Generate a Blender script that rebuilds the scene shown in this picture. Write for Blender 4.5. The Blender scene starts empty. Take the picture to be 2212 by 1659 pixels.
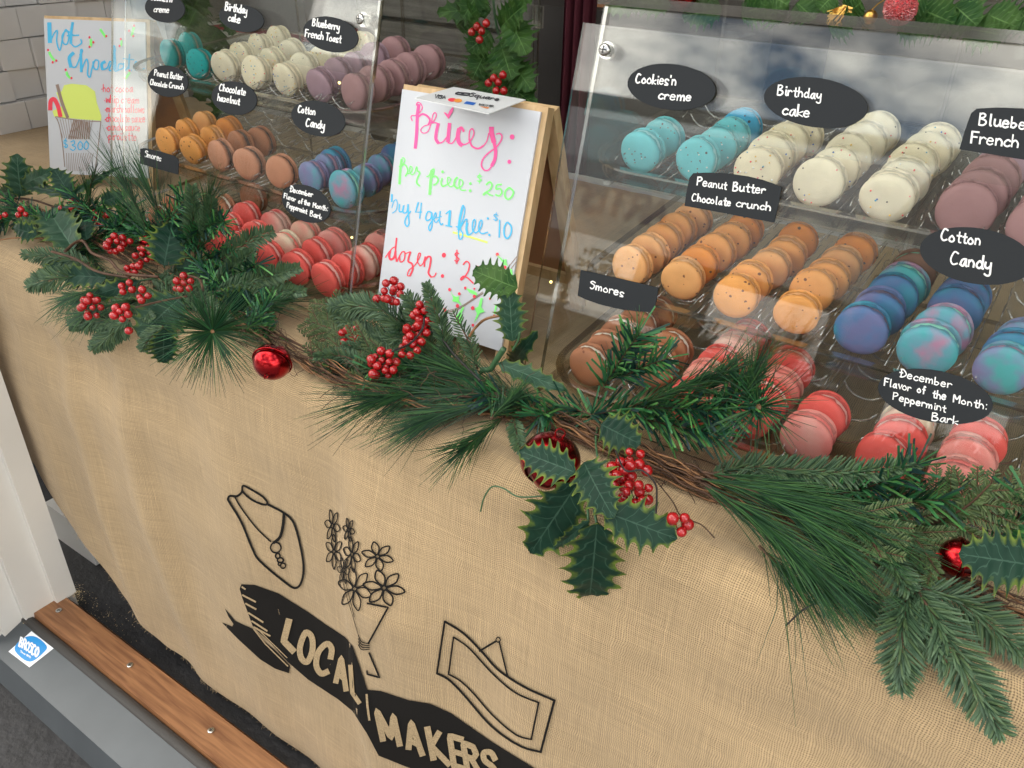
import bpy, bmesh, math, random
from mathutils import Vector, Matrix
from mathutils.bvhtree import BVHTree
random.seed(7)
PI = math.pi
# ------------------------------------------------------------------ camera
FPX = 1784.0                                   # focal length for a 2212 px wide picture
_ex = Vector((.8190, .3041, -.4844)); _dn = Vector((-62, 3007, 1784.)).normalized()
_ex = (_ex - _dn * _ex.dot(_dn)).normalized(); _up = -_dn; _ey = _up.cross(_ex)
CAM = Vector((0, 0, 1.28))
T = .78                                        # table top
YE = .539                                      # table front edge
cd = bpy.data.cameras.new('camera'); cam = bpy.data.objects.new('camera', cd)
bpy.context.scene.collection.objects.link(cam)
right = Vector((_ex.x, _ey.x, _up.x)); down = Vector((_ex.y, _ey.y, _up.y)); fwd = Vector((_ex.z, _ey.z, _up.z))
cam.matrix_world = Matrix(((right.x, -down.x, -fwd.x, CAM.x), (right.y, -down.y, -fwd.y, CAM.y),
                           (right.z, -down.z, -fwd.z, CAM.z), (0, 0, 0, 1)))
cd.sensor_width = 36; cd.lens = 36 * FPX / 2212; cd.clip_start = .02; cd.clip_end = 500
S = bpy.context.scene; S.camera = cam
# ------------------------------------------------------------------ light
SUN_EL, SUN_DIR = math.radians(43), Vector((-.45, .89, 0)).normalized()
w = bpy.data.worlds.new('World'); S.world = w; w.use_nodes = True
nt = w.node_tree; nt.nodes.clear()
def wn(t, **k):
    n = nt.nodes.new(t)
    for a, b in k.items(): setattr(n, a, b)
    return n
out = wn('ShaderNodeOutputWorld'); bg = wn('ShaderNodeBackground')
sky = wn('ShaderNodeTexSky', sky_type='NISHITA', sun_disc=False, sun_elevation=SUN_EL,
         sun_rotation=math.atan2(SUN_DIR.x, SUN_DIR.y))
tc = wn('ShaderNodeTexCoord'); mp = wn('ShaderNodeMapping'); mp.inputs['Scale'].default_value = (1, 1, 2.2)
no = wn('ShaderNodeTexNoise'); no.inputs['Scale'].default_value = 2.3; no.inputs['Detail'].default_value = 7
no.inputs['Roughness'].default_value = .58
rp = wn('ShaderNodeValToRGB'); rp.color_ramp.elements[0].position = .45; rp.color_ramp.elements[1].position = .58
mx = wn('ShaderNodeMixRGB'); mx.inputs[2].default_value = (26, 24.8, 22.6, 1)
nt.links.new(tc.outputs['Generated'], mp.inputs[0]); nt.links.new(mp.outputs[0], no.inputs[0])
nt.links.new(no.outputs[0], rp.inputs[0]); nt.links.new(rp.outputs[0], mx.inputs[0])
nt.links.new(sky.outputs[0], mx.inputs[1]); nt.links.new(mx.outputs[0], bg.inputs[0])
bg.inputs[1].default_value = .1; nt.links.new(bg.outputs[0], out.inputs[0])
sd = bpy.data.lights.new('sun', 'SUN'); so = bpy.data.objects.new('sun', sd); S.collection.objects.link(so)
sd.energy = 4.0; sd.angle = math.radians(1); sd.color = (1, .95, .87)
sv = Vector((SUN_DIR.x * math.cos(SUN_EL), SUN_DIR.y * math.cos(SUN_EL), math.sin(SUN_EL)))
so.rotation_euler = sv.to_track_quat('Z', 'Y').to_euler(); so.location = (0, -2, 5)
S.view_settings.view_transform = 'Standard'; S.view_settings.look = 'None'
S.view_settings.exposure = 1.2; S.view_settings.gamma = 1
S.cycles.transparent_max_bounces = 32; S.cycles.max_bounces = 8; S.cycles.sample_clamp_indirect = 6
S.cycles.caustics_reflective = False; S.cycles.caustics_refractive = False
# ------------------------------------------------------------------ points from the photograph's sight lines
def ray(p): return (right * (p[0] - 1106) + down * (p[1] - 829.5) + fwd * FPX)
def onz(p, z): d = ray(p); return CAM + d * ((z - CAM.z) / d.z)
def ony(p, y): d = ray(p); return CAM + d * ((y - CAM.y) / d.y)
def onx(p, x): d = ray(p); return CAM + d * ((x - CAM.x) / d.x)
def onp(p, O, n): d = ray(p); return CAM + d * ((O - CAM).dot(n) / d.dot(n))
CR = {'A': (1327.2, 206.5, .2), 'B': (1769.6, 206.5, .2), 'C': (1216.6, 442.4, .2), 'D': (1659, 479.3, .2),
      'E': (1216.6, 626.7, .25), 'F': (1659, 737.3, .25), 'G': (294.9, 36.9, .2), 'H': (589.9, 36.9, .2),
      'I': (309.7, 294.9, .25), 'J': (811, 147.5, .2), 'K': (811, 405.5, .2), 'N': (442.4, 995.4, .4),
      'L': (0, 331.8, .3111), 'M': (626.7, 368.7, .2889), 'P': (1106, 368.7, .2889), 'Q': (1622.2, 368.7, .2889),
      'R': (0, 0, .2667), 'U': (1032.3, 0, .2667), 'V': (1622.2, 0, .2667), 'W': (995.4, 774.2, .3556),
      'X': (1548.4, 884.8, .4446), 'Y': (0, 774.2, .5334), '': (0, 0, 1), 'Z': (516.1, 0, .2667)}
def px(k, x, y): o = CR[k]; return (o[0] + o[2] * x, o[1] + o[2] * y)
def G(p, lift):                                 # a point lifted off the table top or off its hanging front
    q = onz(p, T + lift)
    if q.y < YE - lift: return ony(p, YE - lift)
    return q if q.y < .652 or lift < .0185 else ony(p, .652)
# ------------------------------------------------------------------ mesh helpers
COL = S.collection
class MB:
    def __init__(s): s.v = []; s.f = []; s.m = []; s.uv = {}; s.c = []
    def add(s, vs, fs, mi=0, col=None):
        b = len(s.v); s.v += [tuple(v) for v in vs]; s.f += [tuple(b + i for i in f) for f in fs]; s.m += [mi] * len(fs)
        if col is not None:
            while len(s.c) < b: s.c.append((1, 1, 1, 1))
            s.c += [col] * len(vs) if not isinstance(col, list) else col
        return b
    def box(s, a, b, mi=0):
        (x0, y0, z0), (x1, y1, z1) = a, b
        s.add([(x0, y0, z0), (x1, y0, z0), (x1, y1, z0), (x0, y1, z0), (x0, y0, z1), (x1, y0, z1), (x1, y1, z1), (x0, y1, z1)],
              [(0, 3, 2, 1), (4, 5, 6, 7), (0, 1, 5, 4), (1, 2, 6, 5), (2, 3, 7, 6), (3, 0, 4, 7)], mi)
    def hexa(s, p, mi=0):                       # eight corners, bottom four then top four
        s.add(p, [(0, 3, 2, 1), (4, 5, 6, 7), (0, 1, 5, 4), (1, 2, 6, 5), (2, 3, 7, 6), (3, 0, 4, 7)], mi)
    def prism(s, poly, ext, mi=0, side=None):   # a polygon of Vectors swept by ext
        n = len(poly); vs = [Vector(q) for q in poly] + [Vector(q) + ext for q in poly]
        s.add(vs, [tuple(range(n - 1, -1, -1)), tuple(range(n, 2 * n))], mi)
        b = len(s.v) - 2 * n
        for i in range(n):
            j = (i + 1) % n; s.f.append((b + i, b + j, b + n + j, b + n + i)); s.m.append(mi if side is None else side)
    def tube(s, pts, r, n=5, mi=0, col=None, close=False):
        pts = [Vector(p) for p in pts]; k = len(pts); rr = r if isinstance(r, (list, tuple)) else [r] * k
        vs = []; u = None
        for i, p in enumerate(pts):
            t = (pts[min(i + 1, k - 1)] - pts[max(i - 1, 0)])
            if t.length < 1e-9: t = Vector((0, 0, 1))
            t.normalize()
            if u is None: u = t.orthogonal().normalized()
            u = (u - t * u.dot(t));
            if u.length < 1e-6: u = t.orthogonal()
            u.normalize(); v = t.cross(u)
            for j in range(n):
                a = 2 * PI * j / n; vs.append(p + (u * math.cos(a) + v * math.sin(a)) * rr[i])
        fs = [(i * n + j, i * n + (j + 1) % n, (i + 1) * n + (j + 1) % n, (i + 1) * n + j) for i in range(k - 1) for j in range(n)]
        fs += [tuple(range(n - 1, -1, -1)), tuple((k - 1) * n + j for j in range(n))]
        s.add(vs, fs, mi, col)
    def lathe(s, prof, n=24, mi=0, M=None, f=None):
        vs = []; 
        for (r, z) in prof:
            for j in range(n):
                a = 2 * PI * j / n; rr = r * (f(a, r, z) if f else 1)
                q = Vector((rr * math.cos(a), rr * math.sin(a), z)); vs.append(M @ q if M else q)
        k = len(prof)
        fs = [(i * n + j, i * n + (j + 1) % n, (i + 1) * n + (j + 1) % n, (i + 1) * n + j) for i in range(k - 1) for j in range(n)]
        fs += [tuple(range(n - 1, -1, -1)), tuple((k - 1) * n + j for j in range(n))]
        s.add(vs, fs, mi)
    def ball(s, c, r, n=10, mi=0, col=None, sc=(1, 1, 1)):
        vs = []; m = n // 2
        for i in range(m + 1):
            th = PI * i / m
            for j in range(n):
                a = 2 * PI * j / n
                vs.append((c[0] + r * sc[0] * math.sin(th) * math.cos(a), c[1] + r * sc[1] * math.sin(th) * math.sin(a), c[2] + r * sc[2] * math.cos(th)))
        s.add(vs, [(i * n + j, (i + 1) * n + j, (i + 1) * n + (j + 1) % n, i * n + (j + 1) % n) for i in range(m) for j in range(n)], mi, col)
    def mesh(s, name, mats, smooth=False):
        me = bpy.data.meshes.new(name); me.from_pydata(s.v, [], s.f)
        for m in (mats if isinstance(mats, (list, tuple)) else [mats]): me.materials.append(m)
        me.polygons.foreach_set('material_index', s.m)
        if smooth: me.polygons.foreach_set('use_smooth', [True] * len(s.f))
        if s.c:
            while len(s.c) < len(s.v): s.c.append((1, 1, 1, 1))
            a = me.color_attributes.new('tint', 'FLOAT_COLOR', 'POINT')
            a.data.foreach_set('color', [x for c in s.c for x in c])
        me.update(); return me
    def build(s, name, mats, parent=None, smooth=False, **kw):
        return put(name, s.mesh(name, mats, smooth), parent, **kw)
def put(name, me, parent=None, label=None, cat=None, group=None, kind=None, loc=None):
    o = bpy.data.objects.new(name, me); COL.objects.link(o)
    if loc is not None: o.location = loc
    if parent:
        o.parent = parent
        if loc is None:                         # mesh given in world coordinates
            q = Vector(); r = parent
            while r: q += r.location; r = r.parent
            o.location = -q
    if label: o['label'] = label
    if cat: o['category'] = cat
    if group: o['group'] = group
    if kind: o['kind'] = kind
    return o
def thing(name, label, cat, loc=(0, 0, 0), group=None):
    return put(name, None, None, label, cat, group, None, loc)
# ------------------------------------------------------------------ materials
def mat(name, col, rough=.6, metal=0, bump=None, var=None, spec=.5, coat=0, sheen=0, trans=0):
    m = bpy.data.materials.new(name); m.use_nodes = True; t = m.node_tree; p = t.nodes['Principled BSDF']
    p.inputs['Base Color'].default_value = (*col, 1); p.inputs['Roughness'].default_value = rough
    p.inputs['Metallic'].default_value = metal; p.inputs['Specular IOR Level'].default_value = spec
    p.inputs['Coat Weight'].default_value = coat; p.inputs['Coat Roughness'].default_value = .1
    if sheen: p.inputs['Sheen Weight'].default_value = sheen
    N = t.nodes.new; L = t.links.new
    tcn = N('ShaderNodeTexCoord')
    if var:                                     # (scale, amount, stretch) soft natural variation of the colour
        mpn = N('ShaderNodeMapping'); mpn.inputs['Scale'].default_value = var[2] if len(var) > 2 else (1, 1, 1)
        n = N('ShaderNodeTexNoise'); n.inputs['Scale'].default_value = var[0]; n.inputs['Detail'].default_value = 5
        r = N('ShaderNodeMapRange'); r.inputs[1].default_value = .3; r.inputs[2].default_value = .7
        r.inputs[3].default_value = 1 - var[1]; r.inputs[4].default_value = 1 + var[1]
        x = N('ShaderNodeVectorMath'); x.operation = 'SCALE'; x.inputs[0].default_value = col
        L(tcn.outputs['Object'], mpn.inputs[0]); L(mpn.outputs[0], n.inputs[0]); L(n.outputs[0], r.inputs[0])
        L(r.outputs[0], x.inputs['Scale']); L(x.outputs[0], p.inputs['Base Color'])
    if bump:                                    # (scale, strength, distance)
        n = N('ShaderNodeTexNoise'); n.inputs['Scale'].default_value = bump[0]; n.inputs['Detail'].default_value = 4
        b = N('ShaderNodeBump'); b.inputs['Strength'].default_value = bump[1]; b.inputs['Distance'].default_value = bump[2]
        L(tcn.outputs['Object'], n.inputs[0]); L(n.outputs[0], b.inputs['Height']); L(b.outputs[0], p.inputs['Normal'])
    return m
def clear(name, f0=.05, tint=(.97, .98, .97), rough=.02, edge=.8, bump=0):
    m = bpy.data.materials.new(name); m.use_nodes = True; t = m.node_tree; t.nodes.clear(); N = t.nodes.new; L = t.links.new
    o = N('ShaderNodeOutputMaterial'); mi = N('ShaderNodeMixShader'); tr = N('ShaderNodeBsdfTransparent'); gl = N('ShaderNodeBsdfGlossy')
    tr.inputs[0].default_value = (*tint, 1); gl.inputs['Roughness'].default_value = rough
    lw = N('ShaderNodeLayerWeight'); lw.inputs[0].default_value = .5
    pw = N('ShaderNodeMath'); pw.operation = 'POWER'; pw.inputs[1].default_value = 4.5
    ma = N('ShaderNodeMath'); ma.operation = 'MULTIPLY_ADD'; ma.inputs[1].default_value = edge; ma.inputs[2].default_value = f0
    L(lw.outputs['Facing'], pw.inputs[0]); L(pw.outputs[0], ma.inputs[0]); L(ma.outputs[0], mi.inputs[0])
    L(tr.outputs[0], mi.inputs[1]); L(gl.outputs[0], mi.inputs[2]); L(mi.outputs[0], o.inputs[0])
    if bump:
        n = N('ShaderNodeTexNoise'); n.inputs['Scale'].default_value = bump; b = N('ShaderNodeBump'); b.inputs['Distance'].default_value = .002
        c = N('ShaderNodeTexCoord'); L(c.outputs['Object'], n.inputs[0]); L(n.outputs[0], b.inputs['Height'])
        L(b.outputs[0], gl.inputs['Normal']); L(b.outputs[0], lw.inputs['Normal'])
    return m
M_ACR = clear('acrylic', .042, edge=.4)
M_EDGE = clear('acrylic_edge', .25, (.42, .39, .30), .12, .5)
M_TRAY = clear('tray_plastic', .045, (.96, .96, .95), .05, .7)
M_RIDGE = clear('ridge_plastic', .34, (.93, .93, .92), .06, .9)
M_LIP = clear('tray_lip', .30, (.72, .66, .56), .1, .6)
M_SLATE = mat('chalkboard', (.022, .025, .028), .8, spec=.25, bump=(900, .15, .0004))
M_CHALK = mat('chalk_ink', (.86, .86, .84), .8)
M_WHITEB = mat('sign_board', (.60, .625, .66), .45)
def wood(name, a, b, sc=60, axis=(1, 8, 8)):
    m = mat(name, a, .5, bump=(250, .2, .0005)); t = m.node_tree; N = t.nodes.new; L = t.links.new; p = t.nodes['Principled BSDF']
    c = N('ShaderNodeTexCoord'); mp_ = N('ShaderNodeMapping'); mp_.inputs['Scale'].default_value = axis
    n = N('ShaderNodeTexNoise'); n.inputs['Scale'].default_value = sc; n.inputs['Detail'].default_value = 8; n.inputs['Distortion'].default_value = .6
    r = N('ShaderNodeValToRGB'); r.color_ramp.elements[0].position = .35; r.color_ramp.elements[1].position = .66
    r.color_ramp.elements[0].color = (*a, 1); r.color_ramp.elements[1].color = (*b, 1)
    L(c.outputs['Object'], mp_.inputs[0]); L(mp_.outputs[0], n.inputs[0]); L(n.outputs[0], r.inputs[0]); L(r.outputs[0], p.inputs['Base Color'])
    return m
M_PINE = wood('light_pine_wood', (.50, .33, .16), (.66, .47, .26), 12, (6, 6, 1))
M_OAK = wood('threshold_wood', (.17, .07, .028), (.33, .155, .065), 9, (1, 14, 14))
M_WHITE = mat('white_card', (.80, .79, .77), .7, var=(6, .06))
M_TRIM = mat('white_trim', (.70, .68, .63), .45, var=(5, .05))
M_DARK = mat('dark_interior', (.05, .045, .04), .9, var=(3, .3))
def burlap(name, base, per=.0021):
    m = mat(name, base, .9, spec=.15, sheen=.15); t = m.node_tree; N = t.nodes.new; L = t.links.new; p = t.nodes['Principled BSDF']
    def math_(op, a, b=None, c=None):
        n = N('ShaderNodeMath'); n.operation = op
        for i, q in enumerate((a, b, c)):
            if q is None: continue
            if isinstance(q, (int, float)): n.inputs[i].default_value = q
            else: L(q, n.inputs[i])
        return n.outputs[0]
    uv = N('ShaderNodeUVMap'); nz = N('ShaderNodeTexNoise'); nz.inputs['Scale'].default_value = 22; nz.inputs['Detail'].default_value = 3
    L(uv.outputs[0], nz.inputs[0])
    add = N('ShaderNodeVectorMath'); add.operation = 'MULTIPLY_ADD'; add.inputs[1].default_value = (.014, .014, 0)
    L(nz.outputs['Color'], add.inputs[0]); L(uv.outputs[0], add.inputs[2])
    sp = N('ShaderNodeSeparateXYZ'); L(add.outputs[0], sp.inputs[0])
    su = math_('SINE', math_('MULTIPLY', sp.outputs[0], PI / per)); sv_ = math_('SINE', math_('MULTIPLY', sp.outputs[1], PI / per))
    hw = math_('ABSOLUTE', su); hv = math_('ABSOLUTE', sv_)
    cu = math_('COSINE', math_('MULTIPLY', sp.outputs[0], PI / per)); cv = math_('COSINE', math_('MULTIPLY', sp.outputs[1], PI / per))
    alt = math_('MULTIPLY_ADD', math_('MULTIPLY', cu, cv), .5, .5)
    h = math_('MULTIPLY_ADD', alt, math_('SUBTRACT', hw, hv), hv)
    gap = math_('MULTIPLY', math_('SUBTRACT', 1, hw), math_('SUBTRACT', 1, hv))          # the open holes between threads
    hole = N('ShaderNodeMapRange'); hole.inputs[1].default_value = .12; hole.inputs[2].default_value = .5; L(gap, hole.inputs[0])
    def streak(sx, sy):
        mp_ = N('ShaderNodeMapping'); mp_.inputs['Scale'].default_value = (sx, sy, 1); L(uv.outputs[0], mp_.inputs[0])
        q = N('ShaderNodeTexNoise'); q.inputs['Scale'].default_value = 1; q.inputs['Detail'].default_value = 4; L(mp_.outputs[0], q.inputs[0]); return q.outputs[0]
    st = math_('ADD', streak(14, 420), streak(420, 14)); big = streak(5, 9)
    k = math_('ADD', math_('MULTIPLY_ADD', st, .5, .46), math_('MULTIPLY_ADD', big, .3, -.08))
    k = math_('MULTIPLY', k, math_('MULTIPLY_ADD', h, .5, .62)); k = math_('MULTIPLY', k, math_('MULTIPLY_ADD', hole.outputs[0], -.6, 1))
    sl = N('ShaderNodeMapRange'); sl.inputs[1].default_value = .60; sl.inputs[2].default_value = .72; L(math_('MAXIMUM', streak(9, 520), streak(520, 9)), sl.inputs[0])
    k = math_('MULTIPLY', k, math_('MULTIPLY_ADD', sl.outputs[0], .22, .98))
    x = N('ShaderNodeVectorMath'); x.operation = 'SCALE'; x.inputs[0].default_value = base; L(k, x.inputs['Scale'])
    L(x.outputs[0], p.inputs['Base Color'])
    b = N('ShaderNodeBump'); b.inputs['Strength'].default_value = .8; b.inputs['Distance'].default_value = .0006
    L(math_('ADD', h, math_('MULTIPLY', st, .5)), b.inputs['Height']); L(b.outputs[0], p.inputs['Normal'])
    return m
M_BURL = burlap('burlap', (.48, .345, .192))
M_BTAN = mat('burlap_letters', (.42, .315, .185), .9, spec=.1, var=(500, .3))
M_INK = mat('black_print', (.012, .011, .01), .85, spec=.15, bump=(700, .5, .0006))
# ------------------------------------------------------------------ smooth strokes and ribbons
def smooth(pts, n=6, closed=False):
    if len(pts) < 3: return list(pts)
    out_ = []; k = len(pts)
    for i in range(k if closed else k - 1):
        g = (lambda j: pts[j % k]) if closed else (lambda j: pts[max(0, min(k - 1, j))])
        a, b, c, d = g(i - 1), g(i), g(i + 1), g(i + 2)
        for j in range(n):
            t = j / n
            out_.append(tuple(.5 * (2 * b[m] + (c[m] - a[m]) * t + (2 * a[m] - 5 * b[m] + 4 * c[m] - d[m]) * t * t + (3 * b[m] - a[m] - 3 * c[m] + d[m]) * t ** 3) for m in range(len(b))))
    out_.append(tuple(pts[0] if closed else pts[-1])); return out_
def ribbon(mb, pts, hw, f, off, dz=0., step=1e-6):
    """flat stroke of half width hw along 2-D points; f(p, offset) puts a 2-D point on its surface"""
    n = len(pts); vs = []
    W = hw if isinstance(hw, (list, tuple)) else [hw] * n
    for i, p in enumerate(pts):
        a = pts[max(0, i - 1)]; b = pts[min(n - 1, i + 1)]
        dx, dy = b[0] - a[0], b[1] - a[1]; l = math.hypot(dx, dy) or 1; nx, ny = -dy / l, dx / l
        e = 0 if 0 < i < n - 1 else W[i] * .5 * (-1 if i == 0 else 1)
        o = off + dz + i * step
        for s_ in (-1, 1): vs.append(f((p[0] + nx * W[i] * s_ + e * dx / l, p[1] + ny * W[i] * s_ + e * dy / l), o))
    mb.add(vs, [(2 * i, 2 * i + 1, 2 * i + 3, 2 * i + 2) for i in range(n - 1)])
def disc(mb, c, rx, ry, f, off, n=14):
    vs = [f((c[0] + rx * math.cos(2 * PI * i / n), c[1] + ry * math.sin(2 * PI * i / n)), off) for i in range(n)]
    mb.add(vs, [tuple(range(n))])
FONT = {
 'a': (5, '44 35 14 01 01 20 32 45 44 41 50'), 'b': (5, '09 00|03 24 43 42 20 01'), 'c': (4, '44 25 03 01 20 41'),
 'd': (5, '43 25 03 01 20 42|49 41 50'), 'e': (5, '03 43 35 15 03 01 20 41'), 'f': (4, '48 39 28 20|05 45'),
 'g': (5, '44 25 03 01 21 43 45 4; 2< 0;'), 'h': (5, '09 00|03 25 43 40'), 'i': (2, '15 11 20|17 18'), 'k': (4, '09 00|44 02 40'),
 'l': (3, '19 11 20'), 'm': (7, '05 00|03 25 33 30|33 55 63 60'), 'n': (5, '05 00|03 25 43 40'), 'o': (5, '25 03 01 20 41 43 25'),
 'p': (5, '05 0<|04 25 43 41 20 01'), 'r': (4, '05 00|03 25 44'), 's': (4, '44 25 04 12 31 30 10 00'), 't': (4, '28 21 30 40|05 45'),
 'u': (5, '05 01 20 42|45 41 50'), 'v': (4, '05 20 45'), 'w': (6, '05 10 34 50 65'), 'y': (5, '05 02 21 43|45 42 4; 2< 0;'),
 'z': (5, '05 44 00 20 41'), 'A': (6, '00 39 60|14 54'), 'B': (6, '09 00|08 29 48 36 05|05 44 52 30 00'), 'C': (6, '58 29 05 02 20 51'),
 'D': (6, '19 10|09 39 65 52 20 00|-5'), 'F': (5, '09 00|09 59|05 45'), 'M': (7, '00 09 34 69 60'), 'P': (6, '09 00|08 39 57 35 04'),
 'T': (6, '09 69|39 30'), 'S': (5, '58 29 07 45 42 20 01'), 'L': (5, '09 00 50'), 'N': (6, '00 09 60 69'), 'E': (5, '59 09 00 50|05 45'),
 'H': (6, '09 00|69 60|05 65'), 'O': (6, '39 06 03 30 63 66 39'), 'G': (6, '58 29 05 02 20 51 54 34'), 'R': (6, '00 09 49 57 35 05|35 60'),
 'I': (2, '19 10'), 'Y': (6, '09 35 69|35 30'), 'V': (6, '09 30 69'), 'K': (6, '09 00|59 04 60'), 'Q': (6, '39 06 03 30 63 66 39|42 60'),
 ':': (2, '10 11|15 16'), '.': (2, '10 11'), "'": (2, '19 17'), '$': (5, '48 29 17 35 43 31 11|29 2;|20 29'), '0': (6, '39 06 03 30 63 66 39'),
 '1': (3, '17 29 20'), '2': (5, '07 29 48 36 00 50'), '3': (5, '08 29 48 25 43 20 01'), '4': (5, '39 04 54|49 40'), '5': (5, '59 19 05 35 53 20 00'), '*': (2, '12 13'), '8': (5, '25 07 29 47 25 02 20 42 25'), '9': (5, '46 25 07 29 48 45 30'), 'q': (5, '44 25 03 01 20 43|45 4< 5;')}
def glyph(ch):
    wd, s_ = FONT[ch]; out_ = []
    for st in s_.split('|'):
        if st.startswith('-'): out_.append([(-.8, 5), (2.5, 5)]); continue
        out_.append([(int(q[0]), {';': -3, '<': -4}.get(q[1], int(q[1]) if q[1].isdigit() else 0)) for q in st.split()])
    return wd, out_
SHARP = set('FTPLMNEHAVYKIRwvkz41:.*')
def write(mb, text, p0, p1, h, f, off, wd=None, slant=(0, 0), narrow=1.0):
    """hand lettering along the 2-D base line p0-p1; h = height of a capital; slant = shift of the up direction"""
    tot = sum((glyph(c)[0] + 1.3) if c != ' ' else 3 for c in text) - 1.3
    dx, dy = (p1[0] - p0[0]) / tot, (p1[1] - p0[1]) / tot; x = 0; hw = wd or h * .055; k = 0
    for ch in text:
        if ch == ' ': x += 3; continue
        a, sts = glyph(ch); jy = random.uniform(-.3, .3); js = random.uniform(.93, 1.07)
        for st in sts:
            q = []
            for (gx, gy) in st:
                X = x + gx * js; Y = gy * js + jy
                q.append((p0[0] + dx * X + slant[0] * Y * h / 9, p0[1] + dy * X - Y * h / 9 + slant[1] * Y * h / 9))
            if ch not in SHARP or len(q) > 3: q = smooth(q, 5)
            ribbon(mb, q, hw * random.uniform(.82, 1.2), f, off, k * 2e-5); k += 1
        x += a + 1.3
# ------------------------------------------------------------------ the booth
def struct(name, mb, m, **kw): return mb.build(name, m, kind='structure', **kw)
M_MAT = mat('dark_rubber_floor', (.014, .014, .016), .6, bump=(70, .5, .004), var=(25, .35))
M_GROUND = mat('grey_paving', (.16, .155, .15), .85, bump=(60, .5, .004), var=(2, .2))
b = MB(); b.add([(-2.6, .34, 0), (1.9, .34, 0), (1.9, 3.2, 0), (-2.6, 3.2, 0)], [(0, 1, 2, 3)]); struct('floor', b, M_MAT)
b = MB(); b.add([(-60, -60, -.035), (60, -60, -.035), (60, .40, -.035), (-60, .40, -.035)], [(0, 1, 2, 3)])
b.add([(-60, .4, -.036), (60, .4, -.036), (60, 60, -.036), (-60, 60, -.036)], [(0, 1, 2, 3)]); struct('paving', b, M_GROUND)
b = MB(); b.add([(-2.4, .0, -.03), (-.3, .0, -.03), (-.3, .40, -.03), (-2.4, .40, -.03)], [(0, 1, 2, 3)]); b.build('door_mat', M_MAT, label='dark ridged rubber mat outside the door sill, at the lower left', cat='mat')
M_WALL = mat('booth_panel', (.30, .275, .24), .85, var=(2, .12))
b = MB(); b.box((-2.62, 3.2, -.02), (1.92, 3.26, 2.85)); struct('wall_back', b, M_WALL)
b = MB(); b.box((-2.68, .5, -.02), (-2.62, 3.26, 2.85)); struct('wall_left', b, M_WALL)
b = MB(); b.box((1.92, .45, -.02), (1.98, 3.26, 2.85)); struct('wall_right', b, M_WALL)
b = MB(); b.box((-2.7, .56, 2.85), (2.0, 3.3, 2.92)); struct('ceiling', b, M_WALL)
b = MB(); b.box((-2.7, .56, 2.70), (2.0, .60, 2.849)); struct('fascia', b, M_TRIM)
# door frame at the left
b = MB()
b.box((-1.55, .415, .0), (-1.424, .513, 2.3)); b.box((-1.4235, .473, .043), (-1.412, .513, 2.3))
b.box((-1.60, .375, -.02), (-1.436, .4145, 2.3)); b.box((-1.72, .352, -.03), (-1.447, .3745, 2.3))
b.box((-1.95, .30, -.03), (-1.56, .3515, 2.3));
jt = thing('door_frame', 'white stepped door frame standing at the left edge beside the sill', 'door frame', (-1.5, .4, 0))
b.build('jamb', M_TRIM, jt)
# threshold
th = thing('door_sill', 'grey metal door sill with an orange-brown wood strip, dark gasket and sticker', 'door sill', (-1, .42, 0))
b = MB(); b.hexa([(-1.53, .425, .002), (1.2, .425, .002), (1.2, .512, .002), (-1.53, .512, .002), (-1.43, .432, .045), (1.2, .432, .045), (1.2, .492, .045), (-1.43, .492, .045)])
strip = b.build('wood_strip', M_OAK, th)
M_GASK = mat('rubber_gasket', (.05, .046, .043), .6, bump=(200, .4, .002)); M_SILL = mat('grey_sill', (.072, .082, .09), .42, bump=(80, .12, .001), var=(12, .09), metal=.2)
b = MB(); b.tube([(-1.45, .42, .030), (1.2, .42, .030)], .0115, 8); b.build('gasket', M_GASK, th, smooth=True)
b = MB(); b.hexa([(-1.53, .325, -.034), (1.2, .325, -.034), (1.2, .413, -.034), (-1.53, .413, -.034), (-1.53, .345, .012), (1.2, .345, .012), (1.2, .411, .034), (-1.53, .411, .034)]); b.build('sill_plate', M_SILL, th)
M_STEEL = mat('screw_steel', (.55, .55, .53), .25, 1); M_SLOT = mat('screw_slot', (.03, .03, .03), .6)
for p in ((127, 1319), (281, 1437), (456, 1578), (None, 0)):
    if p[0] is None: continue
    q = onz(p, .0455); b = MB(); b.lathe([(.0058, q.z), (.0058, q.z + .0012), (.004, q.z + .0018)], 14, 0, Matrix.Translation((q.x, q.y, 0)))
    s_ = b.build('screw', M_STEEL, strip, smooth=False)
    b = MB(); b.box((q.x - .0035, q.y - .0006, q.z + .0012), (q.x + .0035, q.y + .0006, q.z + .0021)); b.box((q.x - .0006, q.y - .0035, q.z + .0012), (q.x + .0006, q.y + .0035, q.z + .0022)); b.build('screw_slot', M_SLOT, th)
# sticker on the sill
def sillf(p, o):
    n = Vector((0, -.3162, .9487)).normalized(); return onp(p, Vector((0, .378, .023)), n) + n * (.0006 + o)
n_ = Vector((0, -.022, .066)).cross(Vector((1, 0, 0))).normalized(); n_ = n_ if n_.z > 0 else -n_
def sillf(p, o): return onp(p, Vector((0, .345, .012)), Vector((0, -.022, .066)).normalized()) + Vector((0, -.022, .066)).normalized() * (.0006 + o)
M_STW = mat('sticker_white', (.8, .82, .84), .3); M_STB = mat('sticker_blue', (.01, .25, .62), .3)
st = thing('sticker', 'square white sticker with a blue badge on the grey sill', 'sticker', tuple(sillf((67, 1400), 0)))
b = MB(); b.add([sillf(px('Y', *p), 0) for p in ((128, 1105), (218, 1175), (120, 1252), (35, 1188))], [(0, 1, 2, 3)]); b.build('paper', M_STW, st)
b = MB(); q = smooth([px('Y', *p) for p in ((108, 1128), (70, 1155), (62, 1185), (100, 1222), (135, 1226), (180, 1190), (190, 1165), (150, 1130))], 3, True)[:-1]
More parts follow.
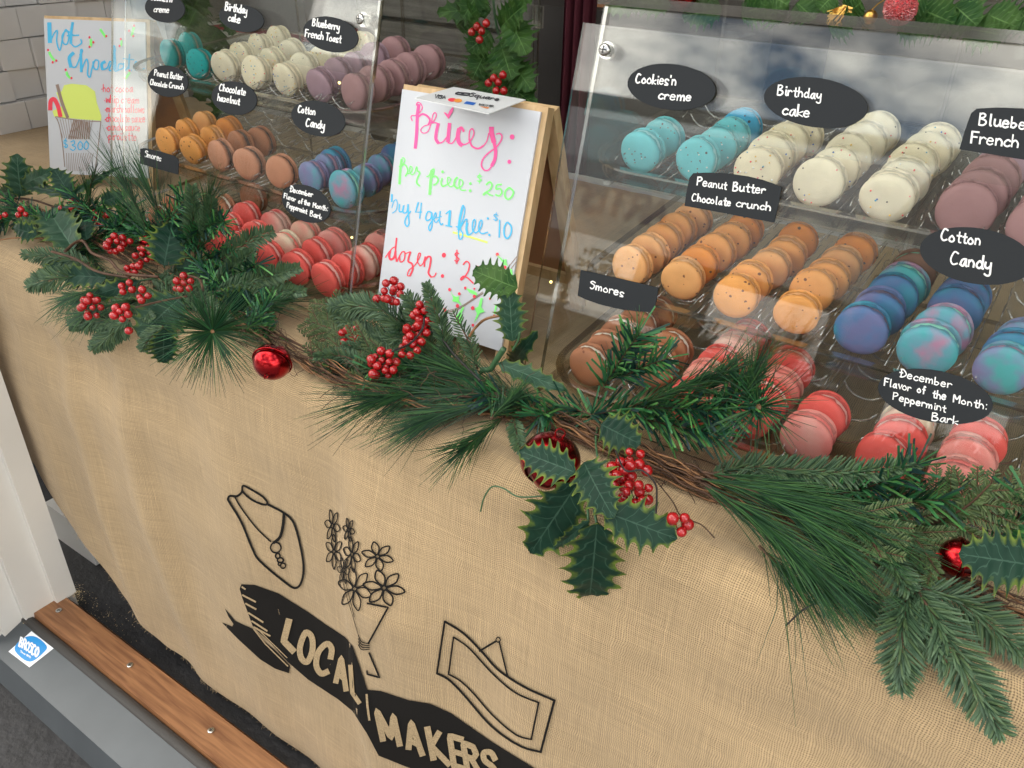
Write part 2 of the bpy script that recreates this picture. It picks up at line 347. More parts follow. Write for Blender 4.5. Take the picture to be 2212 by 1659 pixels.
b.add([sillf(p, .0003) for p in q], [tuple(range(len(q)))]); b.build('badge', M_STB, st)
b = MB(); write(b, 'BROSCO', px('Y', 78, 1165), px('Y', 152, 1212), 20, sillf, .0006, 1.7, (.25, 0)); write(b, 'Since 1890', px('Y', 84, 1190), px('Y', 125, 1216), 4, sillf, .0006, .45, (.2, 0)); b.build('lettering', M_STW, st)
# sawdust
M_SAW = mat('sawdust', (.62, .47, .25), .9); b = MB()
for i in range(900):
    if i < 420: p = (random.gauss(165, 9), random.gauss(1280, 9)) if i % 2 else (random.uniform(50, 160), 0)
    else: p = (random.gauss(215, 35), random.gauss(1350, 45))
    if p[1] == 0: p = (p[0], 1345 - (p[0] - 50) * .62 + random.gauss(-2, 5))
    z = .046 if (i < 420 and i % 2) else (.037 if i < 420 else .002); q = onz(p, z); r = random.uniform(.0005, .0014)
    if q.y > .55: continue
    b.add([q + Vector((random.uniform(-r, r), random.uniform(-r, r), k)) for k in (0, 0, 0, r)], [(0, 1, 2), (0, 1, 3), (1, 2, 3), (0, 2, 3)])
b.build('sawdust', M_SAW, label='yellow sawdust and shavings scattered round the foot of the door frame', cat='sawdust', kind='stuff')
# ------------------------------------------------------------------ table and cloth
tb = thing('table', 'folding trestle table hidden beneath the burlap cloth', 'table', (-.6, 1.0, 0))
M_TT = mat('table_top', (.5, .48, .44), .6); b = MB(); b.box((-2.1, YE + .045, T - .045), (1.0, 1.5, T - .006)); b.build('tabletop', M_TT, tb)
for x in (-1.98, .9):
    for y in (.75, 1.4): b = MB(); b.tube([(x, y, .001), (x, y, T - .046)], .014, 8); b.build('leg', M_STEEL, tb)
def gs(x, c, s_): return math.exp(-((x - c) / s_) ** 2)
def zhem(x):
    pts = [(-1.75, .42), (-1.46, .33), (-1.36, .20), (-1.26, .11), (-1.14, .045), (-1.0, .03), (-.9, .035), (-.78, .02), (1.1, .02)]
    for (a, za), (b_, zb) in zip(pts, pts[1:]):
        if x <= b_: t = max(0, (x - a) / (b_ - a)); return za + (zb - za) * t
    return .02
def fold(x, d):                                 # how far the hanging cloth stands out at x, d below the table top
    k = min(1, d / .10); k2 = min(1, max(0, (d - .05) / .45))
    e = x + .012 * math.sin(d * 7)
    xr = -.572 + .02 * (d - .35); t = x - xr
    crease = .034 * (math.exp(-(t / .16) ** 2) if t > 0 else math.exp(-(t / .036) ** 2)) * min(1, max(0, (d - .02) / .2))
    v = crease * 1.15 * (1 - .35 * min(1, d / .72) ** 3) + (.4 * k + .6 * k2) * (1 - .75 * min(1, d / .7) ** 2) * (.030 * gs(e, -1.05, .035) + .024 * gs(e, -1.21, .03) + .012 * gs(e, -.84, .06) + .008 * gs(e, -1.35, .03) + .022 * gs(e, -.30, .07) + .016 * gs(e, -.12, .06) + .010 * gs(e, .1, .10) + .01 * gs(e, -.44, .06))
    v += k * (.0035 * math.sin(x * 23 + d * 6) + .0018 * math.sin(x * 41 - d * 11) + .0012 * math.sin(x * 9 + d * 31))
    v -= k * .012 * math.exp(-((d - .10) / .05) ** 2) * (.5 + .5 * math.sin(x * 5 + 1))
    return v + .006 * k
NX, b, UV = 520, MB(), []
ds = [-.90, -.8, -.7, -.6, -.5, -.42, -.36, -.30, -.26, -.22, -.18, -.14, -.10, -.07, -.045]
rows = [('t', d) for d in ds] + [('r', a) for a in (0, 18, 36, 54, 72, 90)] + [('f', i / 110) for i in range(1, 111)]
for kind, a in rows:
    for i in range(NX + 1):
        x = -2.08 + 3.0 * i / NX
        wz = .0012 * math.sin(x * 31 + (a if kind == 't' else 0) * 17) + .001 * math.sin(x * 57 + 2)
        if kind == 't': b.v.append((x, YE + .03 - a - .03, T + .0015 + abs(wz) * .8)); UV.append((x, -a + .03))
        elif kind == 'r':
            an = math.radians(a); b.v.append((x, YE + .03 - .03 * math.sin(an), T - .03 + .03 * math.cos(an) + .0015 * (1 - a / 90) + abs(wz) * .8 * (1 - a / 90))); UV.append((x, .03 - .047 * a / 90))
        else:
            H = T - .03 - zhem(x); d = a * H
            b.v.append((x, YE - fold(x, d) - .02 * max(0, -1.1 - x) * d * 0, T - .03 - d)); UV.append((x, -.017 - d))
R_ = len(rows)
b.f = [(j * (NX + 1) + i, (j + 1) * (NX + 1) + i, (j + 1) * (NX + 1) + i + 1, j * (NX + 1) + i + 1) for j in range(R_ - 1) for i in range(NX)]
b.m = [0] * len(b.f); me = b.mesh('burlap_cloth', M_BURL, True)
uvl = me.uv_layers.new(name='UVMap'); idx = [0] * len(me.loops); me.loops.foreach_get('vertex_index', idx)
uvl.data.foreach_set('uv', [c + 3.37 for i in idx for c in UV[i]])
cloth = put('burlap_cloth', me, None, 'natural tan burlap cloth printed in black, draped over the market table', 'tablecloth')
BV = BVHTree.FromPolygons([Vector(v) for v in b.v], b.f)
def clothf(p, o):
    d = ray(p).normalized(); h_, n, i_, dd = BV.ray_cast(CAM, d)
    if h_ is None: return ony(p, YE - .03) - d * o
    if n.dot(d) > 0: n = -n
    return h_ + n * o * .5 - d * o * 1.2
def patch(mb, poly, f, off, step=9):            # a printed area cut into small cells so that it follows the folds
    bm = bmesh.new(); bm.faces.new([bm.verts.new((p[0], p[1], 0)) for p in poly])
    xs = [p[0] for p in poly]; ys = [p[1] for p in poly]
    for ax, lo, hi in ((0, min(xs), max(xs)), (1, min(ys), max(ys))):
        t = lo + step
        while t < hi:
            g = bm.verts[:] + bm.edges[:] + bm.faces[:]; co = [0, 0, 0]; no_ = [0, 0, 0]; co[ax] = t; no_[ax] = 1
            bmesh.ops.bisect_plane(bm, geom=g, plane_co=co, plane_no=no_); t += step
    bmesh.ops.triangulate(bm, faces=bm.faces[:]); bm.verts.index_update()
    mb.add([f((v.co.x, v.co.y), off) for v in bm.verts], [tuple(v.index for v in fc.verts) for fc in bm.faces]); bm.free()
def NP(l): return [px('N', *p) for p in l]
def dense(pts, st=5):
    o = [pts[0]]
    for a, c in zip(pts, pts[1:]):
        n = max(1, int(math.hypot(c[0] - a[0], c[1] - a[1]) / st)); o += [(a[0] + (c[0] - a[0]) * i / n, a[1] + (c[1] - a[1]) * i / n) for i in range(1, n + 1)]
    return o
def ink(mb, pts, w_, sm=True, closed=False, k=[0]):
    q = NP(pts); q = smooth(q, 6, closed) if sm else dense(q + (q[:1] if closed else []))
    k[0] += 1; ribbon(mb, dense(q, 4), w_ * .2, clothf, .0016, k[0] * 2e-6)
b = MB()
ink(b, [(345, 235), (430, 280), (480, 330), (512, 430), (535, 560), (525, 650), (490, 685), (430, 650), (300, 540), (258, 470), (200, 330), (140, 230), (128, 205), (140, 188), (175, 190), (200, 170), (205, 150)], 12)
ink(b, [(205, 140), (210, 168), (258, 210), (320, 235), (340, 225), (312, 190), (250, 152), (215, 134)], 11, closed=True)
ink(b, [(165, 195), (200, 255), (280, 360), (358, 435)], 8); ink(b, [(430, 282), (424, 350), (408, 410), (375, 440)], 16)
for (x, y, rx, ry, w_) in ((385, 467, 28, 28, 8), (396, 512, 12, 14, 9), (410, 535, 16, 13, 9), (424, 565, 14, 14, 7), (406, 556, 8, 8, 7)):
    ink(b, [(x + rx * math.cos(a * PI / 4), y + ry * math.sin(a * PI / 4)) for a in range(8)], w_, closed=True)
b.build('necklace_print', M_INK, cloth)
b = MB()
for (x, y, rx, ry, ro, w_) in ((935, 515, 88, 80, .3, 8), (970, 685, 115, 100, .2, 9), (692, 350, 42, 92, .2, 6), (780, 372, 32, 66, .2, 6), (700, 490, 48, 95, .5, 6), (798, 505, 48, 98, .3, 7), (812, 690, 92, 120, .3, 7), (752, 590, 34, 80, .1, 4)):
    for i in range(6):
        a = ro + i * PI / 3; c_, s_ = math.cos(a), math.sin(a); pts = []
        for (u, v) in ((.12, 0), (.45, .2), (.72, .2), (1, 0), (.72, -.2), (.45, -.2)): pts.append((x + rx * (u * c_ - v * s_), y + ry * (u * s_ + v * c_)))
        ink(b, pts, w_, closed=True)
    ink(b, [(x + 11 * math.cos(a), y + 11 * math.sin(a)) for a in (0, 1.57, 3.14, 4.71)], 5, closed=True)
for l in ([(880, 768), (992, 790), (885, 985)], [(890, 1035), (946, 1168), (880, 1150), (878, 1132)]): ink(b, l, 10, False)
for dy in (0, 14, 28, 42): ink(b, [(832, 940 + dy * 1.2), (850, 975 + dy), (892, 985 + dy * .7)], 5)
ink(b, [(725, 545), (760, 700), (800, 830), (832, 940)], 3); ink(b, [(740, 560), (775, 700), (810, 840)], 3)
b.build('flower_vase_print', M_INK, cloth)
b = MB()
ink(b, [(1297, 865), (1400, 930), (1500, 1030), (1570, 1110), (1640, 1165), (1750, 1230), (1892, 1292)], 12); ink(b, [(1890, 1290), (1815, 1572)], 13, False)
ink(b, [(1817, 1570), (1700, 1535), (1550, 1430), (1400, 1260), (1320, 1180), (1255, 1145)], 12); ink(b, [(1255, 1147), (1297, 866)], 11, False)
ink(b, [(1345, 950), (1430, 1010), (1560, 1150), (1680, 1250), (1807, 1304)], 9); ink(b, [(1805, 1303), (1765, 1502)], 10, False)
ink(b, [(1765, 1502), (1680, 1475), (1560, 1375), (1450, 1250), (1380, 1185), (1318, 1150)], 9); ink(b, [(1318, 1150), (1345, 950)], 9, False)
ink(b, [(1485, 1025), (1578, 970)], 11, False); ink(b, [(1592, 972), (1638, 1162)], 9, False)
ink(b, [(1587 + 12 * math.cos(a), 964 + 14 * math.sin(a)) for a in (0, 1.57, 3.14, 4.71)], 6, closed=True)
b.build('picture_frame_print', M_INK, cloth)
b = MB()
main = [(200, 665), (270, 668), (400, 715), (560, 815), (660, 885), (760, 950), (800, 1000), (840, 1110), (880, 1235), (950, 1240), (1100, 1290), (1220, 1310), (1330, 1360), (1560, 1520), (1790, 1662), (1950, 1760), (1950, 2000), (1500, 1850), (1200, 1690), (1090, 1650), (940, 1590), (880, 1475), (800, 1350), (720, 1285), (560, 1180), (450, 1085), (350, 975), (262, 895), (235, 820), (205, 740), (190, 690)]
patch(b, NP(main), clothf, .0016, 5)
tail = [(110, 795), (165, 862), (215, 885), (262, 905), (310, 965), (380, 1020), (462, 1105), (455, 1145), (380, 1120), (300, 1070), (180, 960), (95, 872), (120, 880), (150, 893), (157, 880), (130, 840)]
patch(b, NP(tail), clothf, .0016, 5)
b.build('ribbon_banner_print', M_INK, cloth)
b = MB()
def tan(l, w_, sm=False, closed=False): q = NP(l); q = smooth(q, 5, closed) if sm else q + (q[:1] if closed else []); tan.k += 1; ribbon(b, dense(q, 4), w_ * .265, clothf, .0030, tan.k * 2e-6)
tan.k = 0
for l in ([(205, 678), (222, 690)], [(208, 722), (278, 758)], [(225, 768), (280, 798)], [(240, 818), (318, 868)], [(258, 862), (340, 915)], [(268, 895), (356, 942)]): tan(l, 7)
tan([(268, 905), (330, 985), (452, 1105)], 5); tan([(285, 900), (350, 965), (448, 1060)], 4)
tan([(458, 858), (430, 970), (482, 1024)], 27); tan([(548, 925), (518, 1000), (525, 1062), (558, 1082), (585, 1020), (582, 950)], 24, True, True)
tan([(684, 1062), (690, 1012), (664, 985), (618, 1030), (606, 1100), (632, 1145), (668, 1135)], 24, True)
tan([(712, 1192), (742, 1060), (768, 1235)], 22); tan([(724, 1148), (758, 1180)], 16); tan([(792, 1105), (802, 1250), (838, 1302)], 18)
tan([(878, 1258), (882, 1320), (892, 1395)], 9)
tan([(965, 1503), (932, 1345), (1010, 1490), (1022, 1372), (1056, 1530)], 25); tan([(1104, 1548), (1118, 1408), (1178, 1582)], 25); tan([(1116, 1508), (1156, 1530)], 20)
tan([(1205, 1438), (1238, 1605)], 26); tan([(1268, 1462), (1226, 1535), (1322, 1635)], 24)
tan([(1392, 1500), (1325, 1480), (1348, 1642), (1412, 1660)], 25); tan([(1336, 1562), (1390, 1578)], 22)
tan([(1425, 1690), (1398, 1518), (1452, 1540), (1470, 1580), (1450, 1605), (1415, 1592)], 24); tan([(1440, 1600), (1500, 1700)], 22)
tan([(1572, 1608), (1550, 1572), (1512, 1572), (1515, 1612), (1560, 1650), (1580, 1690)], 24, True)
b.build('lettering', M_BTAN, cloth)
# fluff on the hem
b = MB()
for i in range(300):
    x = random.uniform(-1.4, -.6); z = zhem(x) + random.uniform(0, .01); y = YE - fold(x, T - .03 - z) - .001
    if random.random() < .25: z = random.uniform(.1, .7); y = YE - fold(x, T - .03 - z) - .001
    L_ = random.uniform(.003, .010); d = Vector((random.uniform(-1, 1), random.uniform(-.8, -.05), random.uniform(-.9, .6))) * L_
    q = Vector((x, y, z)); b.tube([q, q + d * .5 + Vector((0, 0, .001)), q + d], .00018, 3)
b.build('loose_fibres', M_BTAN, cloth, kind='stuff')
b = MB(); b.box((-1.66, .60, .001), (-1.50, .72, .10)); wb = b.build('cardboard_box', M_WHITE, label='low white cardboard box standing on the floor behind the door frame', cat='box')
b = MB(); b.box((-1.40, 1.0, .001), (-.9, 1.4, .33)); b.build('storage_crate', M_DARK, label='dark crate in the shadow below the table', cat='crate')
# ------------------------------------------------------------------ things behind and beside the booth
def box_thing(name, a, c_, m, label, cat, **kw):
    b = MB(); b.box(a, c_); return b.build(name, m, label=label, cat=cat, **kw)
M_RED = mat('red_runner', (.35, .02, .03), .8); M_MAROON = mat('maroon_fabric', (.07, .006, .014), .85, bump=(60, .4, .003))
M_GREYP = mat('grey_plastic', (.20, .20, .20), .5); M_KRAFT = mat('kraft_paper', (.36, .17, .08), .8, bump=(20, .5, .004))
sc_ = thing('side_counter', 'white topped side counter with a red runner inside the booth', 'counter', (-1.7, 2.2, 0))
b = MB(); b.box((-2.3, 1.6, .895), (-1.42, 2.95, .93)); b.build('countertop', M_TRIM, sc_)
b = MB(); b.box((-2.25, 1.65, .001), (-1.47, 2.9, .894)); b.build('cabinet', M_DARK, sc_)
b = MB(); b.box((-2.2, 1.62, .931), (-1.43, 2.9, .936)); b.build('runner', M_RED, sc_)
box_thing('storage_bin', (-1.78, 2.1, .937), (-1.47, 2.6, 1.02), M_GREYP, 'flat grey bin standing on the red runner', 'bin')
box_thing('storage_bin', (-2.18, 1.68, .937), (-1.85, 2.0, 1.06), M_GREYP, 'grey bin on the counter behind the left display case', 'bin')
b = MB(); n = 26; r0 = [ony((1214 + i * 2.6, 120), 1.75) for i in range(n)]
b.v = [(q.x, 1.75 + .02 * math.sin(i * .9), z) for z in (.02, .7, 1.25, 1.75) for i, q in enumerate(r0)]
b.f = [(j * n + i, j * n + i + 1, (j + 1) * n + i + 1, (j + 1) * n + i) for j in range(3) for i in range(n - 1)]; b.m = [0] * len(b.f)
b.build('maroon_drape', M_MAROON, smooth=True, label='maroon cloth hanging in folds behind the price sign', cat='drape')
b = MB(); q = ony((1275, 40), 1.95); b.hexa([(q.x - .045, 1.9, 1.05), (q.x + .1, 1.9, 1.05), (q.x + .1, 2.0, 1.05), (q.x - .045, 2.0, 1.05), (q.x - .05, 1.89, 1.45), (q.x + .1, 1.89, 1.45), (q.x + .1, 2.0, 1.45), (q.x - .05, 2.0, 1.45)])
b.build('paper_bag', M_KRAFT, label='brown kraft paper bag beyond the maroon drape', cat='bag')
b = MB(); b.box((q.x - .3, 1.85, .001), (q.x + .5, 2.3, 1.049)); b.build('back_cabinet', M_DARK, label='dark cabinet under the brown paper bag', cat='cabinet')
M_STRIPE = wood('grey_barn_wood', (.06, .055, .05), (.15, .14, .13), 8, (1, 10, 14))
wd = thing('plank_crate', 'weathered grey plank crate behind the mauve macarons of the left display', 'crate', (-1.55, 1.55, 0))
for i in range(4):
    b = MB(); b.box((-1.38, 1.40, .80 + i * .085), (-.98, 1.415, .875 + i * .085)); b.build('plank', M_STRIPE, wd)
b = MB(); b.box((-1.38, 1.416, .783), (-.98, 1.42, 1.13)); b.build('backing', M_DARK, wd)
# white gift boxes stacked at the left
me = None; lab = ['bottom', 'second', 'third', 'fourth', 'fifth', 'sixth', 'seventh', 'eighth']; colw = ['first', 'second', 'third', 'fourth', 'fifth', 'sixth', 'seventh', 'eighth', 'ninth']
b = MB(); W_, H_, D_ = .0735, .0642, .13
b.box((-D_, .0008, .0006), (-.001, W_ - .0008, H_ - .0008)); b.box((-.0009, .002, .0025), (0, W_ - .002, H_ - .0022)); meb = b.mesh('gift_box', [M_WHITE])
for r in range(7):
    y = .835 - .012 * r
    for c_ in range(8):
        jx = random.uniform(-.004, .004) + (.035 if (r, c_) in ((4, 1), (5, 2)) else 0) - .012 * c_ * .25
        o = put('gift_box', meb, None, 'small white gift box, %s column from left, %s row up in the stack' % (colw[c_], lab[r]) if r else 'small white gift box, %s column from the left in the bottom row of the stack' % colw[c_], 'box', 'white boxes stacked beside the hot chocolate sign', None,
                (-2.065 + jx + .012 * math.sin(r * 2.1 + c_), y + c_ * (W_ + .0018), T + .0022 + r * (H_ + .001)))
        o.rotation_euler = (0, 0, random.uniform(-.05, .05))
# ------------------------------------------------------------------ A-frame signs
M_PINK = mat('pink_marker', (.95, .10, .36), .5); M_GREEN = mat('green_marker', (.25, .98, .22), .5); M_BLUE = mat('blue_marker', (.07, .50, .82), .5)
M_REDM = mat('red_marker', (.90, .06, .10), .5); M_YEL = mat('yellow_marker', (.72, .85, .18), .5); M_BRN = mat('brown_marker', (.30, .22, .18), .6)
def aframe(label, O, yaw, lean, w_, h_, rear):
    u = Vector((math.cos(yaw), math.sin(yaw), 0)); bk = Vector((-math.sin(yaw), math.cos(yaw), 0)); v = Vector((0, 0, 1)) * math.cos(lean) + bk * math.sin(lean)
    n = u.cross(v).normalized(); n = n if n.y < 0 else -n
    t = thing('a_frame_sign', label, 'sign', tuple(O))
    b = MB(); b.prism([O - n * .003, O + u * w_ - n * .003, O + u * w_ + v * h_ - n * .003, O + v * h_ - n * .003], n * .003); b.build('board', M_WHITEB, t)
    # front frame behind the board: two stiles, two rails
    foot = (O.z - T - .003) / v.z
    e = .006; th_ = -n * .014
    def bar(nm, a, c_, wv): b = MB(); b.prism([a, a + wv, c_ + wv, c_], th_); return b.build(nm, M_PINE, t)
    o = O - n * .0032
    bar('stile', o - u * .001 - v * foot, o - u * .001 + v * (h_ + e), u * .016); bar('stile', o + u * (w_ - .009) - v * foot, o + u * (w_ - .009) + v * (h_ + e), u * .016)
    bar('rail', o + u * .0152 + v * (h_ + e), o + u * (w_ - .0092) + v * (h_ + e), -v * .014); bar('rail', o + u * .0152 + v * .016, o + u * (w_ - .0092) + v * .016, -v * .014)
    b = MB(); b.prism([o + u * .015 - n * .006 + v * .014, o + u * (w_ - .009) - n * .006 + v * .014, o + u * (w_ - .009) + v * h_ - n * .006, o + u * .015 + v * h_ - n * .006], -n * .003); b.build('back_board', M_KRAFT, t)
    # rear frame
    top = o + v * (h_ + e - .004) - n * .0165; topz = top.z - T - .0035
    rv = (Vector((0, 0, -topz)) + bk * rear).normalized(); rl = math.hypot(topz, rear) * .995; rn = (-u.cross(rv)).normalized() * -.013
    def rbar(nm, a, c_, wv): b = MB(); b.prism([a, a + wv, c_ + wv, c_], rn if rn.y > 0 else -rn); return b.build(nm, M_PINE, t)
    rbar('stile', top, top + rv * rl, u * .017); rbar('stile', top + u * (w_ - .012), top + u * (w_ - .012) + rv * rl, u * .017)
    rbar('rail', top + u * .0175, top + u * (w_ - .0125), rv * .015); rbar('rail', top + u * .0175 + rv * rl * .80, top + u * (w_ - .0125) + rv * rl * .80, rv * .017)
    b = MB(); a = top + bk * .006; b.prism([a + u * .017 + rv * .016, a + u * (w_ - .012) + rv * .016, a + u * (w_ - .012) + rv * rl * .8, a + u * .017 + rv * rl * .8], bk * .003); b.build('back_board', M_KRAFT, t)
    return t, (lambda p, o_: onp(p, O, n) + n * (.0003 + o_))
ps, psf = aframe('white A-frame price sign standing between the two display cases', Vector((-.704, .711, T + .025)), .026, .267, .198, .2785, .10)
hs, hsf = aframe('white A-frame hot chocolate menu sign standing left of the left display case', Vector((-1.6156, .7832, T + .025)), .49, .355, .198, .2785, .10)
def marks(parent, f, m, items, name='lettering'):
    b = MB()
    for i, it in enumerate(items):
        k, w_, pts = it[0], it[1], it[2]; s_ = CR[k][2]; q = [px(k, *p) for p in pts]
        cl = len(it) > 3 and it[3] == 'c'
        if len(it) > 3 and it[3] == 'p': b.add([f(p, i * 3e-5) for p in q], [tuple(range(len(q)))]); continue
        if len(it) > 3 and it[3] == 'd': disc(b, q[0], w_ * s_, w_ * s_ * 1.15, f, i * 3e-5); continue
        if len(q) > 2 and not (len(it) > 3 and it[3] == 'l'): q = smooth(q, 6, cl)
        ribbon(b, q, w_ * s_ * .5, f, .0001 + i * 1.5e-5)
    return b.build(name, m, parent, kind='stuff')
marks(ps, psf, M_PINK, [
 ('J', 34, [(470, 395), (455, 500), (447, 700), (432, 860)]), ('J', 11, [(400, 568), (386, 530), (400, 510), (440, 508), (485, 470), (508, 425), (490, 382), (458, 368), (442, 400)]),
 ('J', 22, [(470, 520), (510, 495), (560, 515), (590, 560), (575, 610)]), ('J', 11, [(575, 610), (520, 630), (490, 670), (520, 700), (570, 680), (605, 590), (620, 510), (645, 478), (660, 510), (635, 565), (600, 590)]),
 ('J', 14, [(600, 590), (650, 588), (690, 605)]), ('J', 34, [(680, 600), (662, 680), (655, 760), (680, 805)]), ('J', 14, [(680, 812), (730, 795), (775, 740), (790, 700)]),
 ('J', 38, [(803, 600), (793, 690), (785, 790)]), ('J', 14, [(785, 805), (830, 810), (862, 770), (880, 730)]), ('J', 26, [(955, 680), (930, 640), (895, 665)]), ('J', 44, [(905, 660), (892, 730), (905, 800), (935, 830)]),
 ('J', 14, [(930, 832), (1000, 810), (1050, 750), (1067, 690), (1045, 652), (1018, 690), (1015, 770)]), ('J', 20, [(1015, 765), (1045, 840), (1110, 868), (1165, 840)]), ('J', 12, [(1165, 840), (1205, 790), (1228, 700)]),
 ('J', 52, [(1256, 645), (1258, 700), (1280, 790)]), ('J', 36, [(1275, 770), (1300, 880), (1293, 980), (1260, 1050)]), ('J', 16, [(1262, 1050), (1225, 1098), (1180, 1100), (1148, 1050), (1165, 980), (1225, 915), (1300, 860), (1355, 790), (1370, 735), (1345, 705), (1310, 712)]),
 ('J', 25, [(1480, 742)], 'd'), ('J', 20, [(1449, 1010)], 'd'), ('J', 1, [(740, 475), (765, 480), (785, 500), (810, 450), (838, 420), (848, 430), (840, 470), (792, 548)], 'p')])
marks(ps, psf, M_GREEN, [
 ('J', 26, [(285, 985), (272, 1080), (265, 1180), (262, 1248)]), ('J', 11, [(256, 1062), (290, 1040), (320, 1000), (310, 970), (290, 968)]), ('J', 16, [(280, 1060), (315, 1040), (345, 1075), (350, 1120), (325, 1165)]),
 ('J', 12, [(350, 1140), (390, 1120), (398, 1075), (378, 1060), (372, 1110), (395, 1150), (425, 1130), (440, 1080), (450, 1065), (455, 1110)]), ('J', 18, [(455, 1110), (480, 1130), (455, 1190), (450, 1240), (480, 1272)]),
 ('J', 30, [(608, 1110), (598, 1230), (588, 1360)]), ('J', 13, [(555, 1170), (580, 1160), (610, 1100), (635, 1090), (630, 1140), (615, 1165)]), ('J', 18, [(612, 1180), (650, 1165), (680, 1200), (665, 1240), (630, 1262)]),
 ('J', 18, [(722, 1190), (712, 1240), (730, 1275), (765, 1260)]), ('J', 12, [(765, 1262), (805, 1230), (810, 1190), (785, 1180), (780, 1240), (815, 1280), (850, 1260)]), ('J', 22, [(885, 1180), (860, 1210), (855, 1265), (885, 1295)]),
 ('J', 13, [(885, 1298), (935, 1270), (945, 1225), (915, 1200), (905, 1260), (930, 1315), (980, 1315)]), ('J', 14, [(728, 1118)], 'd'), ('J', 14, [(1028, 1245)], 'd'), ('J', 14, [(1026, 1322)], 'd'),
 ('J', 11, [(1148, 1170), (1125, 1155), (1108, 1172), (1125, 1190), (1145, 1205), (1128, 1222), (1102, 1215)]), ('J', 7, [(1130, 1132), (1126, 1248)], 'l'),
 ('J', 18, [(1200, 1258), (1235, 1228), (1260, 1255), (1240, 1310), (1180, 1350), (1172, 1368), (1200, 1345), (1245, 1372)]), ('J', 8, [(1265, 1375)], 'd'),
 ('J', 18, [(1365, 1255), (1315, 1262), (1308, 1305), (1350, 1300), (1368, 1340), (1340, 1378), (1302, 1365)]), ('J', 19, [(1445, 1290), (1405, 1330), (1405, 1390), (1440, 1415), (1480, 1380), (1492, 1330), (1450, 1290)]),
 ('K', 1, [(1310, 720), (1345, 745), (1385, 780), (1418, 770), (1420, 810), (1432, 845), (1395, 830), (1372, 835), (1375, 800)], 'p'), ('K', 1, [(1440, 990), (1450, 960), (1462, 930), (1460, 875), (1478, 880), (1485, 940), (1490, 1000)], 'p'),
 ('K', 1, [(812, 1110), (840, 1160), (875, 1178), (908, 1170), (905, 1215), (940, 1275), (895, 1240), (835, 1225), (845, 1190)], 'p'), ('K', 1, [(985, 1085), (1050, 1105), (1095, 1130), (1108, 1165), (1060, 1150), (1020, 1130)], 'p'),
 ('K', 1, [(1140, 1190), (1165, 1190), (1148, 1290), (1185, 1340), (1135, 1355), (1068, 1465), (1100, 1360), (1078, 1300), (1115, 1285)], 'p'), ('K', 1, [(1300, 1260), (1325, 1255), (1305, 1320), (1290, 1370), (1282, 1365)], 'p'),
 ('K', 1, [(950, 1285), (965, 1290), (935, 1360), (945, 1400), (925, 1480), (885, 1470), (870, 1400), (905, 1350)], 'p'), ('K', 1, [(620, 1150), (660, 1180), (720, 1200), (700, 1260), (740, 1330), (660, 1240)], 'p')])
marks(ps, psf, M_BLUE, [
 ('K', 18, [(180, 72), (178, 150)]), ('K', 10, [(178, 215), (200, 150), (225, 130), (238, 170), (225, 240), (185, 275)]), ('K', 15, [(262, 180), (258, 250), (290, 255), (308, 190), (300, 265), (340, 262), (355, 180)]), ('K', 15, [(355, 180), (358, 300), (365, 380), (345, 418), (320, 380), (335, 320), (382, 255)]),
 ('K', 17, [(465, 160), (435, 265), (500, 262)], 'l'), ('K', 13, [(498, 165), (480, 330)]), ('K', 14, [(610, 270), (570, 258), (545, 320), (560, 355), (600, 330), (612, 272), (615, 400), (592, 465), (578, 420), (620, 350)]),
 ('K', 12, [(620, 350), (658, 310), (650, 268), (632, 330), (655, 375), (690, 340)]), ('K', 14, [(702, 255), (692, 350), (712, 400), (730, 385)]), ('K', 9, [(665, 325), (718, 310)], 'l'),
 ('K', 26, [(808, 250), (796, 410)]), ('K', 14, [(765, 280), (805, 248)], 'l'), ('K', 14, [(762, 408), (828, 420)], 'l'), ('K', 26, [(942, 215), (915, 330), (900, 450)]), ('K', 12, [(935, 220), (950, 190), (968, 240), (950, 330), (915, 420), (875, 420)]), ('K', 14, [(900, 450), (905, 545), (935, 548), (945, 490), (920, 440), (970, 350), (992, 345), (985, 390)]),
 ('K', 24, [(995, 385), (985, 440), (1000, 510)]), ('K', 13, [(1005, 515), (1050, 480), (1080, 400), (1078, 345), (1055, 365), (1050, 450), (1085, 490)]), ('K', 14, [(1085, 490), (1130, 450), (1155, 385), (1148, 350), (1125, 380), (1120, 450), (1150, 495), (1215, 480)]),
 ('K', 12, [(1218, 332)], 'd'), ('K', 12, [(1234, 510)], 'd'), ('K', 10, [(1328, 300), (1300, 285), (1282, 300), (1300, 318), (1322, 335), (1305, 352), (1280, 342)]), ('K', 6, [(1310, 265), (1302, 362)], 'l'),
 ('K', 15, [(1345, 350), (1340, 535)]), ('K', 17, [(1420, 375), (1395, 430), (1395, 510), (1425, 548), (1465, 500), (1470, 420), (1430, 372)])])
